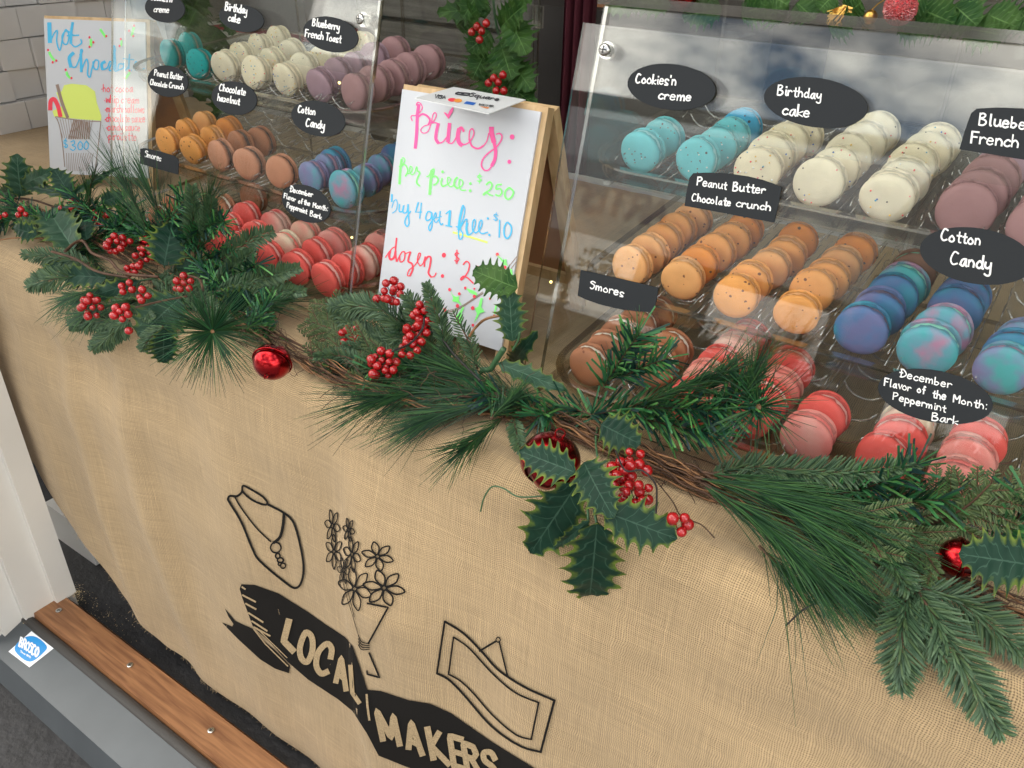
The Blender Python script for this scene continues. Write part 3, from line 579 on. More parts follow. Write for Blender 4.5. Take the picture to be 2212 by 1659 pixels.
marks(ps, psf, M_REDM, [
 ('K', 12, [(110, 752), (145, 700), (190, 650), (215, 640)]), ('K', 24, [(160, 690), (150, 740), (168, 775), (205, 750), (218, 690)]), ('K', 18, [(230, 545), (218, 690), (230, 795)]), ('K', 14, [(235, 795), (285, 700), (320, 700), (310, 780), (270, 800), (265, 740)]), ('K', 11, [(320, 715), (355, 700), (380, 690)]),
 ('K', 20, [(380, 695), (355, 790), (395, 820), (405, 880), (375, 950)]), ('K', 12, [(375, 952), (348, 945), (365, 890), (425, 840), (475, 760), (490, 715), (470, 710), (455, 790), (485, 845)]), ('K', 12, [(485, 845), (515, 820), (535, 760)]), ('K', 16, [(540, 745), (530, 850)]),
 ('K', 20, [(530, 800), (570, 745), (600, 760), (590, 850), (575, 920), (605, 965)]), ('K', 13, [(605, 965), (640, 955), (658, 920)]), ('K', 23, [(742, 728)], 'd'), ('K', 18, [(727, 953)], 'd'),
 ('K', 11, [(905, 712), (880, 700), (862, 720), (880, 745), (905, 770), (885, 795), (858, 785)]), ('K', 7, [(876, 672), (874, 822)], 'l'), ('K', 7, [(887, 672), (886, 822)], 'l'), ('K', 15, [(952, 830), (985, 795), (1018, 825), (1000, 910), (940, 990), (925, 985), (955, 955), (1000, 975), (1060, 1032)]), ('K', 15, [(1112, 850), (1090, 865), (1105, 885)]),
 ('K', 17, [(1320, 720)], 'd'), ('K', 15, [(1405, 858)], 'd'), ('K', 16, [(805, 1100)], 'd'), ('K', 15, [(910, 1145)], 'd'), ('K', 14, [(975, 1082)], 'd'), ('K', 17, [(1072, 1173)], 'd'), ('K', 18, [(890, 1275)], 'd'), ('K', 19, [(1055, 1300)], 'd'), ('K', 19, [(752, 1320)], 'd'), ('K', 14, [(1058, 1483)], 'd'), ('K', 13, [(760, 1366)], 'd'), ('K', 13, [(1288, 1382)], 'd'), ('K', 12, [(1243, 1198)], 'd'), ('K', 12, [(600, 1120)], 'd'), ('K', 10, [(1074, 1090)], 'd')])
marks(ps, psf, M_YEL, [('K', 22, [(842, 482), (1000, 525), (1208, 590)])]); marks(ps, psf, M_BRN, [('K', 12, [(770, 1350), (900, 1310), (1050, 1215), (1165, 1140)]), ('K', 8, [(780, 1330), (910, 1290), (1060, 1195), (1160, 1125)]), ('K', 9, [(1400, 905), (1460, 830), (1527, 745)]), ('K', 9, [(1418, 935), (1470, 870), (1522, 800)])], 'drawing')
marks(hs, hsf, M_BLUE, [
 ('R', 34, [(400, 190), (405, 340)]), ('R', 12, [(410, 335), (440, 270), (465, 250), (460, 330), (475, 395), (490, 400), (510, 300), (535, 240), (560, 290), (545, 355), (515, 350), (505, 290), (540, 250), (590, 280)]), ('R', 22, [(590, 185), (578, 260), (575, 350)]), ('R', 12, [(575, 350), (610, 380), (660, 350), (655, 320)]), ('R', 12, [(545, 290), (640, 285)], 'l'),
 ('R', 28, [(595, 430), (562, 470), (575, 540)]), ('R', 12, [(575, 540), (615, 540), (650, 460), (668, 410), (655, 405), (655, 470)]), ('R', 22, [(655, 440), (660, 580)]), ('R', 12, [(665, 560), (700, 480), (715, 520), (710, 600), (730, 625), (745, 560), (770, 490), (800, 500), (790, 560), (760, 550), (755, 500)]),
 ('R', 24, [(850, 500), (825, 520), (830, 560)]), ('R', 12, [(830, 565), (870, 550), (890, 500), (915, 520), (905, 570), (885, 560), (920, 480), (935, 400), (920, 380), (925, 560), (960, 570)]), ('R', 22, [(925, 400), (935, 560)]), ('R', 12, [(1000, 520), (965, 520), (960, 565), (1000, 550), (1005, 510), (1015, 570), (1040, 540)]), ('R', 13, [(1050, 440), (1045, 560), (1065, 570)]), ('R', 9, [(1000, 475), (1085, 485)], 'l'), ('R', 12, [(1080, 550), (1115, 520), (1100, 500), (1090, 560), (1130, 572), (1170, 555)]),
 ('R', 8, [(545, 1145), (525, 1135), (522, 1160), (548, 1175), (540, 1195), (520, 1185)]), ('R', 6, [(535, 1120), (532, 1200)], 'l'), ('R', 9, [(575, 1150), (600, 1140), (605, 1165), (585, 1175), (615, 1195), (595, 1218), (570, 1205)]), ('R', 9, [(650, 1145), (632, 1175), (640, 1210), (665, 1205), (668, 1165), (650, 1145)]), ('R', 9, [(700, 1145), (683, 1175), (690, 1208), (712, 1200), (716, 1165), (700, 1145)])])
b = MB(); k_ = .9
for txt, y0, x0, x1 in (('*hot cocoa', 742, 822, 1078), ('*whip cream', 832, 845, 1132), ('*marshmallows', 908, 850, 1172), ('*chocolate sauce', 985, 850, 1178), ('*candy sauce', 1055, 860, 1138), ('*pirouette', 1132, 868, 1110)):
    write(b, txt, px('R', x0, y0), px('R', x1, y0 + 6), 17, hsf, .0004, .85)
b.build('lettering', M_REDM, hs)
marks(hs, hsf, M_YEL, [('R', 1, [(455, 750), (500, 740), (520, 690), (580, 678), (700, 690), (770, 740), (785, 830), (822, 940), (820, 978), (640, 965), (440, 945), (425, 900), (500, 860)], 'p')], 'drawing')
marks(hs, hsf, M_REDM, [('R', 34, [(490, 940), (470, 860), (440, 805), (412, 820), (408, 885)])] + [('R', 9, [p], 'd') for p in ((390, 405), (427, 505), (456, 492), (533, 565), (580, 633), (726, 303), (757, 343), (727, 380), (862, 293), (1087, 209), (1047, 250), (1080, 293), (980, 318), (970, 373), (1050, 572), (1012, 632))], 'drawing')
marks(hs, hsf, M_GREEN, [('R', 20, [(400, 425), (415, 455), (440, 488)]), ('R', 20, [(540, 585), (548, 610), (568, 630)]), ('R', 20, [(735, 320), (738, 350), (733, 375)]), ('R', 20, [(815, 240), (835, 270), (855, 298)]), ('R', 20, [(1085, 225), (1075, 260), (1070, 290)]), ('R', 16, [(985, 330), (983, 370)]), ('R', 20, [(1050, 590), (1035, 612), (1020, 635)])], 'drawing')
marks(hs, hsf, M_BRN, [('R', 7, [(450, 945), (480, 1010), (505, 1150), (525, 1350)]), ('R', 7, [(455, 945), (640, 975), (818, 985)]), ('R', 7, [(818, 985), (800, 1150), (770, 1390)]), ('R', 26, [(465, 690), (500, 820), (548, 950)])] + [('R', 4, [(470 + i * 22 - 5, 960 + i), (490 + i * 16 + 20, 1120)], 'l') for i in range(14)] + [('R', 4, [(760 - i * 20, 1240), (700 - i * 14, 1385)], 'l') for i in range(12)] + [('R', 11, [(600 + i * 14, 975 + i * 2), (560 + i * 18, 1125)], 'l') for i in range(10)], 'drawing')
# card lying on the price sign
cz = T + .025 + .2785 * math.cos(.267) + .0075
cardf = lambda p, o: onz(p, cz + .0012 + o)
cdt = thing('payment_card_sign', 'white card payment sign resting flat on top of the price sign', 'card', tuple(cardf((1010, 205), 0)))
b = MB(); q = [onz(px('J', *p), cz) for p in ((425, 330), (1225, 500), (1622, 348), (845, 210))]; b.prism(q, Vector((0, 0, .001))); b.build('card', mat('card_white', (.72, .74, .74), .4), cdt)
b = MB(); write(b, 'Square', px('J', 1010, 300), px('J', 1330, 352), 11, cardf, .0002, .9, (.6, .3)); q = [px('J', *p) for p in ((900, 262), (1020, 272), (985, 290), (865, 275), (900, 258))]; ribbon(b, smooth(q, 4), 1.3, cardf, .0002)
write(b, 'VISA', px('J', 636, 318), px('J', 752, 330), 7, cardf, .0002, 1., (.4, 0)); disc(b, px('J', 943, 271), 3.5, 1.6, cardf, .0003); b.build('lettering', mat('card_black', (.02, .02, .03), .5), cdt)
b = MB(); disc(b, px('J', 828, 340), 9, 4, cardf, .0002); b.build('emblem', M_REDM, cdt); b = MB(); disc(b, px('J', 892, 348), 9, 4, cardf, .0003); b.build('emblem', mat('card_orange', (.85, .33, .05), .5), cdt)
b = MB(); b.add([cardf(px('J', *p), .0002) for p in ((985, 355), (1090, 372), (1055, 398), (952, 380))], [(0, 1, 2, 3)]); b.build('emblem', mat('card_blue', (.02, .13, .5), .5), cdt)
b = MB(); write(b, 'DISCOVER', px('J', 1118, 398), px('J', 1272, 420), 3.5, cardf, .0002, .5, (.3, 0)); b.build('lettering', M_SLATE, cdt); b = MB(); b.add([cardf(px('J', *p), .0002) for p in ((1120, 410), (1230, 420), (1215, 437))], [(0, 1, 2)]); b.build('emblem', mat('card_orange2', (.8, .25, .05), .5), cdt)
# ------------------------------------------------------------------ display cases
KS = .25
def case(label, O, yaw, w_, dep=.43):
    u = Vector((math.cos(yaw), math.sin(yaw), 0)); bk = Vector((-math.sin(yaw), math.cos(yaw), 0)); Z = Vector((0, 0, 1))
    P = lambda x, y, z: O + u * x + bk * y + Z * z
    t = thing('display_case', label, 'display case', tuple(O))
    def slab(nm, pl, ext, m=(M_ACR, M_EDGE), par=t): b = MB(); b.prism(pl, ext, 0, 1); return b.build(nm, list(m), par)
    fr = Vector(bk * KS + Z).normalized(); fn = u.cross(fr); fn = fn if fn.y < 0 else -fn
    slab('front_panel', [P(0, 0, .002), P(w_, 0, .002), P(w_, .387 * KS, .387), P(0, .387 * KS, .387)], -fn * .0035)
    for x in (.014, w_ - .018): slab('side_panel', [P(x, .014, .002), P(x, dep, .002), P(x, dep, .402), P(x, .014 + .402 * KS, .402)], u * .004)
    slab('front_lip', [P(.012, .0145 + .30 * KS, .30), P(w_ - .012, .0145 + .30 * KS, .30), P(w_ - .012, .0145 + .402 * KS, .402), P(.012, .0145 + .402 * KS, .402)], -fn * .003)
    slab('top_panel', [P(.008, .008 + .405 * KS, .4035), P(w_ - .008, .008 + .405 * KS, .4035), P(w_ - .008, dep + .006, .4035), P(.008, dep + .006, .4035)], Z * .009)
    slab('rear_door', [P(.02, dep - .004, .01), P(w_ / 2 - .002, dep - .004, .01), P(w_ / 2 - .002, dep - .004, .4), P(.02, dep - .004, .4)], -bk * .003)
    slab('rear_door', [P(w_ / 2 + .002, dep - .004, .01), P(w_ - .02, dep - .004, .01), P(w_ - .02, dep - .004, .4), P(w_ / 2 + .002, dep - .004, .4)], -bk * .003)
    for z, y0 in ((.012, .03), (.098, .09), (.218, .13)):
        for x in (.0185, w_ - .0265): b = MB(); b.prism([P(x, y0, z), P(x + .008, y0, z), P(x + .008, dep - .01, z + .02), P(x, dep - .01, z + .02)], Z * .004); b.build('runner', M_RIDGE, t)
    for x in (.03, w_ - .03):
        c_ = P(x, .365 * KS, .365) + fn * .0005; Mx = Matrix.Translation(c_) @ fn.to_track_quat('Z', 'Y').to_matrix().to_4x4()
        b = MB(); b.lathe([(.0062, 0), (.0062, .001), (.0048, .0028), (.002, .0034)], 16, 0, Mx); s_ = b.build('screw', M_STEEL, t, smooth=True)
        b = MB(); b.add([Mx @ Vector(v) for v in ((-.0036, -.0006, .0036), (.0036, -.0006, .0036), (.0036, .0006, .0036), (-.0036, .0006, .0036))], [(0, 1, 2, 3)]); b.add([Mx @ Vector(v) for v in ((-.0006, -.0036, .0037), (.0006, -.0036, .0037), (.0006, .0036, .0037), (-.0006, .0036, .0037))], [(0, 1, 2, 3)]); b.build('screw_slot', M_SLOT, s_)
        b = MB(); b.lathe([(.0085, -.010), (.0085, -.004)], 16, 0, Mx); b.build('spacer', M_RIDGE, t)
    for z in (.06, .34):
        c_ = P(w_ - .02, dep + .003, z); b = MB(); b.box((c_.x - .01, c_.y, c_.z - .015), (c_.x + .008, c_.y + .004, c_.z + .015)); b.build('hinge', M_STEEL, t)
    return t, (lambda p, o: onp(p, O, fn) + fn * (.0008 + o)), fn
cr, crf, crn = case('clear acrylic macaron display case at the right of the table', Vector((-.452, .678, T + .004)), 0, .60)
cl, clf, cln = case('clear acrylic macaron display case at the left, beside the hot chocolate sign', Vector((-1.315, .712, T + .004)), -.055, .585)
# ------------------------------------------------------------------ trays
TR = {'R': {'top': (T + .255, .853), 'middle': (T + .134, .808), 'bottom': (T + .043, .725)},
      'L': {'top': (T + .254, .868), 'middle': (T + .135, .815), 'bottom': (T + .045, .725)}}
SL = .09
def tray(side, lv, x0, x1, y0, y1, cols, ys, label):
    z0, yr = TR[side][lv]; zb = lambda y: z0 - .0262 + SL * (y - yr)
    t = thing('tray', label, 'tray', ((x0 + x1) / 2, y0, zb(y0)), 'clear trays in the display cases')
    R_ = .055; loop = []
    for cx_, cy_, a0 in ((x1 - R_, y0 + R_, -90), (x1 - .01, y1 - .01, 0), (x0 + .01, y1 - .01, 90), (x0 + R_, y0 + R_, 180)):
        r_ = R_ if a0 in (-90, 180) else .01
        for k in range(7): a = math.radians(a0 + k * 15); loop.append((cx_ + r_ * math.cos(a), cy_ + r_ * math.sin(a), cx_, cy_))
    n = len(loop); b = MB(); vs = []
    prof = [(-.012, 0), (0, .0), (.003, .004), (.004, .018), (.010, .0185), (.010, .021), (.001, .0205), (-.001, .003), (-.012, .0025)]
    for (x, y, cx_, cy_) in loop:
        d = Vector((x - cx_, y - cy_, 0)).normalized()
        for (o, h) in prof: q = Vector((x, y, 0)) + d * o; vs.append((q.x, q.y, zb(q.y) + h))
    k = len(prof); b.add(vs, [(i * k + j, ((i + 1) % n) * k + j, ((i + 1) % n) * k + j + 1, i * k + j + 1) for i in range(n) for j in range(k - 1)])
    b.m = [1 if j in (3, 4, 5) else 0 for i in range(n) for j in range(k - 1)]
    b.add([(x, y, zb(y)) for (x, y, _, _) in loop], [tuple(range(n))]); b.build('tray_body', [M_TRAY, M_LIP], t)
    b = MB()
    for cx_ in cols:                            # moulded troughs with a thin arc rib per slot
        for y in ys:
            pts = [(cx_ + .0258 * math.sin(a), y + .0012, zb(y) + .0272 - .0258 * math.cos(a)) for a in [math.radians(g) for g in range(-66, 67, 22)]]
            b.tube(pts, .0013, 4)
            for s_ in (-1, 1): b.tube([(cx_ + s_ * .0262, y - .016, zb(y) + .014), (cx_ + s_ * .0272, y, zb(y) + .019), (cx_ + s_ * .0262, y + .016, zb(y) + .0155)], .0008, 4)
    for i, cx_ in enumerate(cols[:-1]):
        m_ = (cx_ + cols[i + 1]) / 2; b.tube([(m_ - .006, ys[0] - .02, zb(ys[0]) + .002), (m_ - .006, ys[-1] + .02, zb(ys[-1]) + .002)], .0007, 4); b.tube([(m_ + .006, ys[0] - .02, zb(ys[0]) + .002), (m_ + .006, ys[-1] + .02, zb(ys[-1]) + .002)], .0007, 4)
    b.build('slot_ribs', M_RIDGE, t, smooth=True, kind='stuff')
    b = MB(); vs = []; nn = 0
    for cx_ in cols:
        an = [math.radians(g) for g in (-70, -45, -20, 0, 20, 45, 70)]
        b.add([(cx_ + .027 * math.sin(a), y, zb(y) + .0285 - .027 * math.cos(a)) for y in (ys[0] - .018, ys[-1] + .02) for a in an], [(i, i + 1, 8 + i, 7 + i) for i in range(6)])
    b.build('insert', M_TRAY, t, smooth=True)
    return t
for lv, y0, y1, yf in (('top', .808, 1.10, .853), ('middle', .762, 1.085, .808), ('bottom', .692, 1.06, .725)):
    cx0 = {'top': -.410, 'middle': -.387, 'bottom': -.381}[lv]
    tray('R', lv, cx0 - .045, .115, y0, y1, [cx0 + .0655 * i for i in range(8)], [yf + .044 * i for i in range(6)], 'clear %s tray of the right display case' % lv)
for lv, y0, y1, yf in (('top', .822, 1.12, .868), ('middle', .770, 1.10, .815), ('bottom', .722, 1.07, .75)):
    cx0 = {'top': -1.30, 'middle': -1.258, 'bottom': -1.235}[lv]
    tray('L', lv, cx0 - .05, cx0 + .50, y0, y1, [cx0 + .0675 * i for i in range(7)], [yf + .044 * i for i in range(6)], 'clear %s tray of the left display case' % lv)
# ------------------------------------------------------------------ macarons
def macmat(name, c1, c2=None, sc=18, speck=None, dens=.5, spsize=.16, foot=False, cut=(.38, .62)):
    m = mat(name, c1, .62 if not foot else .85, bump=(170, .38, .0012) if not foot else (520, 1., .0022), spec=.35)
    t = m.node_tree; N = t.nodes.new; L = t.links.new; p = t.nodes['Principled BSDF']
    p.inputs['Subsurface Weight'].default_value = .12; p.inputs['Subsurface Radius'].default_value = (.004, .003, .002)
    c = N('ShaderNodeTexCoord'); oi = N('ShaderNodeObjectInfo'); of = N('ShaderNodeVectorMath'); of.operation = 'MULTIPLY_ADD'; of.inputs[1].default_value = (7, 5, 3)
    cr_ = N('ShaderNodeCombineXYZ'); [L(oi.outputs['Random'], cr_.inputs[i]) for i in range(3)]
    L(cr_.outputs[0], of.inputs[0]); L(c.outputs['Object'], of.inputs[2]); cur = None
    n = N('ShaderNodeTexNoise'); n.inputs['Scale'].default_value = sc if c2 else 40; n.inputs['Detail'].default_value = 3; L(of.outputs[0], n.inputs[0])
    r = N('ShaderNodeValToRGB'); r.color_ramp.elements[0].position = cut[0] if c2 else .3; r.color_ramp.elements[1].position = cut[1] if c2 else .7
    r.color_ramp.elements[0].color = (*(c1 if c2 else [k * .9 for k in c1]), 1); r.color_ramp.elements[1].color = (*(c2[0] if c2 else [min(1, k * 1.06) for k in c1]), 1)
    if c2 and len(c2) > 1: e = r.color_ramp.elements.new((cut[0] + cut[1]) / 2); e.color = (*c2[1], 1)
    L(n.outputs[0], r.inputs[0]); cur = r.outputs[0]
    if speck:
        v = N('ShaderNodeTexVoronoi'); v.inputs['Scale'].default_value = 250; v.inputs['Randomness'].default_value = 1; L(of.outputs[0], v.inputs['Vector'])
        n2 = N('ShaderNodeTexNoise'); n2.inputs['Scale'].default_value = 70; L(of.outputs[0], n2.inputs[0])
        sp = N('ShaderNodeSeparateXYZ'); L(v.outputs['Color'], sp.inputs[0])
        a = N('ShaderNodeMath'); a.operation = 'LESS_THAN'; L(v.outputs['Distance'], a.inputs[0]); sz_ = N('ShaderNodeMath'); sz_.operation = 'MULTIPLY_ADD'; L(sp.outputs[1], sz_.inputs[0]); sz_.inputs[1].default_value = spsize * 2.6; sz_.inputs[2].default_value = spsize * .4; L(sz_.outputs[0], a.inputs[1])
        d = N('ShaderNodeMath'); d.operation = 'LESS_THAN'; L(sp.outputs[0], d.inputs[0]); 
        d2 = N('ShaderNodeMath'); d2.operation = 'MULTIPLY_ADD'; L(n2.outputs[0], d2.inputs[0]); d2.inputs[1].default_value = dens * 1.6; d2.inputs[2].default_value = -dens * .45; L(d2.outputs[0], d.inputs[1])
        e = N('ShaderNodeMath'); e.operation = 'MULTIPLY'; L(a.outputs[0], e.inputs[0]); L(d.outputs[0], e.inputs[1])
        x = N('ShaderNodeMixRGB'); x.inputs[2].default_value = (*speck, 1); L(e.outputs[0], x.inputs[0]); L(cur, x.inputs[1]); cur = x.outputs[0]
    L(cur, p.inputs['Base Color']); return m
def shellmesh(name, ms, seed):
    rnd = random.Random(seed); ph = [rnd.uniform(0, 6) for _ in range(6)]; b = MB(); n = 40; r = .0235
    def ruf(a, rr, z): return 1 + (.026 * math.sin(a * 9 + ph[0]) + .022 * math.sin(a * 14 + ph[1]) + .018 * math.sin(a * 19 + ph[2])) * (1 if z < .0036 else .0) + .016 * math.sin(a * 2 + ph[3]) + .011 * math.sin(a * 3 + ph[4])
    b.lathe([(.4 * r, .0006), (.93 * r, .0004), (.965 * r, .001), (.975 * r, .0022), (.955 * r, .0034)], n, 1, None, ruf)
    b.lathe([(.955 * r, .0033), (.99 * r, .0042), (1.0 * r, .0058), (.985 * r, .0074), (.93 * r, .0092), (.80 * r, .0108), (.6 * r, .0119), (.35 * r, .0125), (.1 * r, .0127)], n, 0, None, ruf)
    return b.mesh(name, ms, True)
def sprmesh(ms, seed, cnt, cols, rad=.00095, star=False):
    rnd = random.Random(seed); b = MB()
    for i in range(cnt):
        a = rnd.uniform(0, 2 * PI); rr = .0235 * math.sqrt(rnd.uniform(0, 1.0)) * .99
        q_ = rr / .0235; pr_ = [(0, .0127), (.35, .0125), (.6, .0119), (.8, .0108), (.93, .0092), (.985, .0074), (1.01, .0055)]
        zz = next((za + (zb - za) * (q_ - ra) / (rb - ra) for (ra, za), (rb, zb) in zip(pr_, pr_[1:]) if q_ <= rb), .006)
        c_ = cols[rnd.randrange(len(cols))]
        b.ball((rr * math.cos(a), rr * math.sin(a), zz + .0002), rad * rnd.uniform(.8, 1.15), 6, 0, (*c_, 1))
    return b.mesh('sprinkles', ms, True)
def vmat(name, rough=.4, spec=.5):
    m = mat(name, (1, 1, 1), rough, spec=spec); t = m.node_tree; a = t.nodes.new('ShaderNodeVertexColor'); a.layer_name = 'tint'; t.links.new(a.outputs[0], t.nodes['Principled BSDF'].inputs['Base Color']); return m
M_SPR = vmat('sprinkle_sugar', .35)
SPC = [(.85, .06, .06), (.02, .12, .5), (.01, .01, .01), (.9, .55, .05), (.9, .9, .9), (.9, .3, .3), (.02, .35, .6), (.05, .03, .03), (.92, .92, .9)]
KIND = {  # c1, c2 list, noise scale, speck colour, density, filling, sprinkles, size, words
 'cyan': ((.14, .56, .62), None, 0, (.10, .09, .09), .16, (.30, .62, .66), 15, 1, 'pale cyan macaron with grey crumbs'),
 'teal': ((.008, .36, .36), None, 0, (.02, .03, .03), .18, (.30, .27, .22), 12, 1, 'deep teal macaron with dark crumbs'),
 'tealp': ((.005, .33, .34), None, 0, None, 0, (.34, .26, .20), 0, 1, 'plain deep teal macaron'),
 'cyand': ((.02, .36, .60), None, 0, (.03, .05, .06), .3, (.62, .48, .38), 0, 1, 'bright blue-green macaron with tan filling'),
 'white': ((.86, .76, .55), None, 0, None, 0, (.82, .70, .50), 26, 1.04, 'cream macaron with coloured sugar dots'),
 'whitep': ((.88, .79, .60), None, 0, None, 0, (.84, .74, .54), 9, 1.05, 'nearly plain cream macaron'),
 'mauve': ((.40, .22, .23), None, 0, None, 0, (.34, .20, .19), 0, 1.1, 'dusky mauve macaron'),
 'mauvel': ((.42, .27, .33), None, 0, None, 0, (.26, .14, .17), 0, 1.04, 'light mauve macaron'),
 'orange': ((.88, .38, .10), None, 0, (.20, .07, .03), .42, (.74, .36, .15), 0, 1, 'orange macaron with brown flecks'),
 'orangep': ((.88, .43, .16), None, 0, (.25, .09, .04), .28, (.72, .40, .2), 0, 1, 'pale orange macaron with few flecks'),
 'orangey': ((.82, .28, .03), None, 0, (.12, .06, .02), .4, (.72, .28, .05), 0, 1, 'deep yellow-orange macaron'),
 'brown': ((.42, .16, .07), None, 0, None, 0, (.06, .025, .015), 0, 1.06, 'chocolate brown macaron with dark filling'),
 'brownl': ((.58, .26, .15), None, 0, None, 0, (.10, .045, .03), 0, 1.06, 'light brown macaron with dark filling'),
 'smore': ((.50, .20, .10), None, 0, (.25, .08, .04), .12, (.78, .70, .6), 0, 1.06, 'reddish brown macaron with white filling'),
 'blue': ((.04, .28, .42), [(.15, .17, .36), (.07, .19, .40)], 24, None, 0, (.10, .08, .14), 0, 1.1, 'blue and violet swirled macaron'),
 'bluem': ((.08, .46, .50), [(.50, .27, .42), (.16, .40, .52)], 30, None, 0, (.25, .62, .52), 0, 1.14, 'turquoise and pink macaron with mint filling'),
 'bluel': ((.24, .22, .42), [(.08, .42, .44), (.20, .27, .45)], 26, None, 0, (.34, .20, .30), 0, 1.03, 'lavender and turquoise swirled macaron'),
 'mint': ((.26, .14, .10), None, 0, None, 0, (.20, .52, .38), 0, 1.05, 'dull brown macaron with mint green filling'),
 'red': ((.88, .13, .11), None, 0, None, 0, (.80, .40, .36), 0, 1.08, 'bright coral red macaron'),
 'redw': ((.88, .13, .12), [(.84, .66, .54), (.86, .40, .34)], 14, None, 0, (.84, .56, .48), 0, 1.08, 'coral and cream marbled macaron'),
 'pink': ((.84, .38, .33), [(.84, .25, .22)], 30, None, 0, (.86, .20, .18), 0, 1.08, 'pale pink macaron with red edge'),
 'whiter': ((.80, .68, .50), [(.86, .28, .24)], 16, None, 0, (.84, .22, .18), 0, 1.08, 'cream macaron streaked with red')}
CACHE = {}
def kind(k):
    if k in CACHE: return CACHE[k]
    c1, c2, sc, sp, de, fi, spr, sz, wd_ = KIND[k]
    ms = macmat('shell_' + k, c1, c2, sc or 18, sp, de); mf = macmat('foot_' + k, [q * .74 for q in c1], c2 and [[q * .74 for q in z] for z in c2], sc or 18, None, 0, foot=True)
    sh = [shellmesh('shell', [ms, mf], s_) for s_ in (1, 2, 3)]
    b = MB(); b.lathe([(.0200, -.0030), (.0217, -.0022), (.0224, 0), (.0217, .0022), (.0200, .0030)], 30, 0, None, lambda a, r, z: 1 + .012 * math.sin(7 * a) + .01 * math.sin(13 * a)); fm = b.mesh('filling', [mat('filling_' + k, fi, .6, bump=(300, .4, .001))], True)
    sprm = [sprmesh([M_SPR], s_ * 7 + len(k), spr, SPC if 'white' in k else [(.10, .09, .09), (.16, .15, .14), (.7, .75, .7), (.12, .11, .10)] if k == 'cyan' else [(.02, .03, .03), (.03, .04, .04)]) for s_ in range(4)] if spr else None
    CACHE[k] = (sh, fm, sprm); return CACHE[k]
ORD = ['front', 'second', 'third', 'fourth', 'fifth', 'sixth']; OC = ['one', 'two', 'three', 'four', 'five', 'six', 'seven']
def macs(side, lv, col, items, S_=1):
    z0, yr = TR[side][lv]; nrm = Vector((0, -SL, 1)).normalized(); O = Vector((0, yr, z0))
    for i, (k, cr_, x, y) in enumerate(items):
        if k is None: continue
        sh, fm, sp = kind(k); sz = KIND[k][7] * random.uniform(.98, 1.02)
        q = onp(px(cr_, x, y), O, nrm)
        d = Vector((random.uniform(-.12, .12), -1, math.tan(math.radians(random.uniform(-9, 7))))).normalized()
        lbl = '%s, %s, column %s, %s tray, %s case' % (KIND[k][8], ('at the front' if i == 0 else ORD[i] + ' from front'), OC[col], lv, 'right' if side == 'R' else 'left')
        t = thing('macaron', lbl, 'macaron', tuple(q), 'macarons in the %s tray of the %s case' % (lv, 'right' if side == 'R' else 'left'))
        t.rotation_euler = (d.to_track_quat('Z', 'Y').to_matrix() @ Matrix.Rotation(random.uniform(0, 6.28), 3, 'Z')).to_euler(); t.scale = (sz, sz * random.uniform(.97, 1.03), sz * random.uniform(.80, .96))
        a = random.sample(sh, 2); f_ = put('shell', a[0], t, loc=(0, 0, .0023)); g = put('shell', a[1], t, loc=(0, 0, -.0023)); g.rotation_euler = (PI, 0, random.uniform(0, 6))
        tl = random.uniform(-.06, .06); f_.rotation_euler = (tl, 0, random.uniform(0, 6)); put('filling', fm, t, loc=(0, 0, 0))
        if sp: s_ = put('sprinkles', random.choice(sp), f_, loc=(0, 0, 0), kind='stuff')
macs('R', 'top', 0, [('cyan', 'A', 310, 590), ('cyan', 'A', 530, 455)])
macs('R', 'top', 1, [('cyan', 'A', 905, 680), ('cyan', 'A', 1115, 560), ('cyan', 'A', 1245, 455), ('cyand', 'A', 1375, 360)])
macs('R', 'top', 2, [('white', 'A', 1560, 800), ('white', 'A', 1705, 640), ('white', 'A', 1860, 520), ('white', 'A', 2010, 450)])
macs('R', 'top', 3, [('whitep', 'B', 10, 925), ('white', 'B', 175, 800), ('whitep', 'B', 310, 660), ('whitep', 'B', 480, 520), ('whitep', 'B', 610, 410)])
macs('R', 'top', 4, [('whitep', 'B', 755, 1075), ('whitep', 'B', 905, 930), ('white', 'B', 1010, 760), ('white', 'B', 1165, 640), ('white', 'B', 1265, 540)])
macs('R', 'top', 5, [('mauve', 'B', 1590, 1225), ('mauve', 'B', 1730, 1080), ('mauve', 'B', 1850, 920), ('mauvel', 'B', 1960, 800)])
macs('R', 'top', 6, [('mauve', 'B', 2390, 1400), ('mauve', 'B', 2500, 1240)])
macs('R', 'middle', 0, [('orangep', 'C', 750, 650), ('orangep', 'C', 930, 520), ('orange', 'C', 1090, 390), ('orange', 'C', 1235, 280), ('orangep', 'C', 1400, 170)])
macs('R', 'middle', 1, [('orangep', 'C', 1300, 790), ('orangey', 'C', 1470, 645), ('orange', 'C', 1645, 515), ('orange', 'C', 1810, 400), ('orangey', 'C', 1950, 290)])
macs('R', 'middle', 2, [('orange', 'C', 1880, 975), ('orange', 'C', 2020, 830), ('orangep', 'D', 20, 500), ('orange', 'D', 190, 370), ('orangey', 'D', 320, 210)])
macs('R', 'middle', 3, [('orange', 'D', 320, 970), ('orange', 'D', 490, 730), ('orange', 'D', 640, 620), ('orangep', 'D', 780, 480), ('orangey', 'D', 940, 340)])
macs('R', 'middle', 4, [('blue', 'D', 1020, 1145), ('blue', 'D', 1195, 970), ('blue', 'D', 1330, 820), ('bluem', 'D', 1450, 700), ('mint', 'D', 1570, 540)])
macs('R', 'middle', 5, [('bluem', 'D', 1730, 1350), ('bluem', 'D', 1880, 1180), ('blue', 'D', 2020, 960), ('blue', 'D', 2110, 820)])
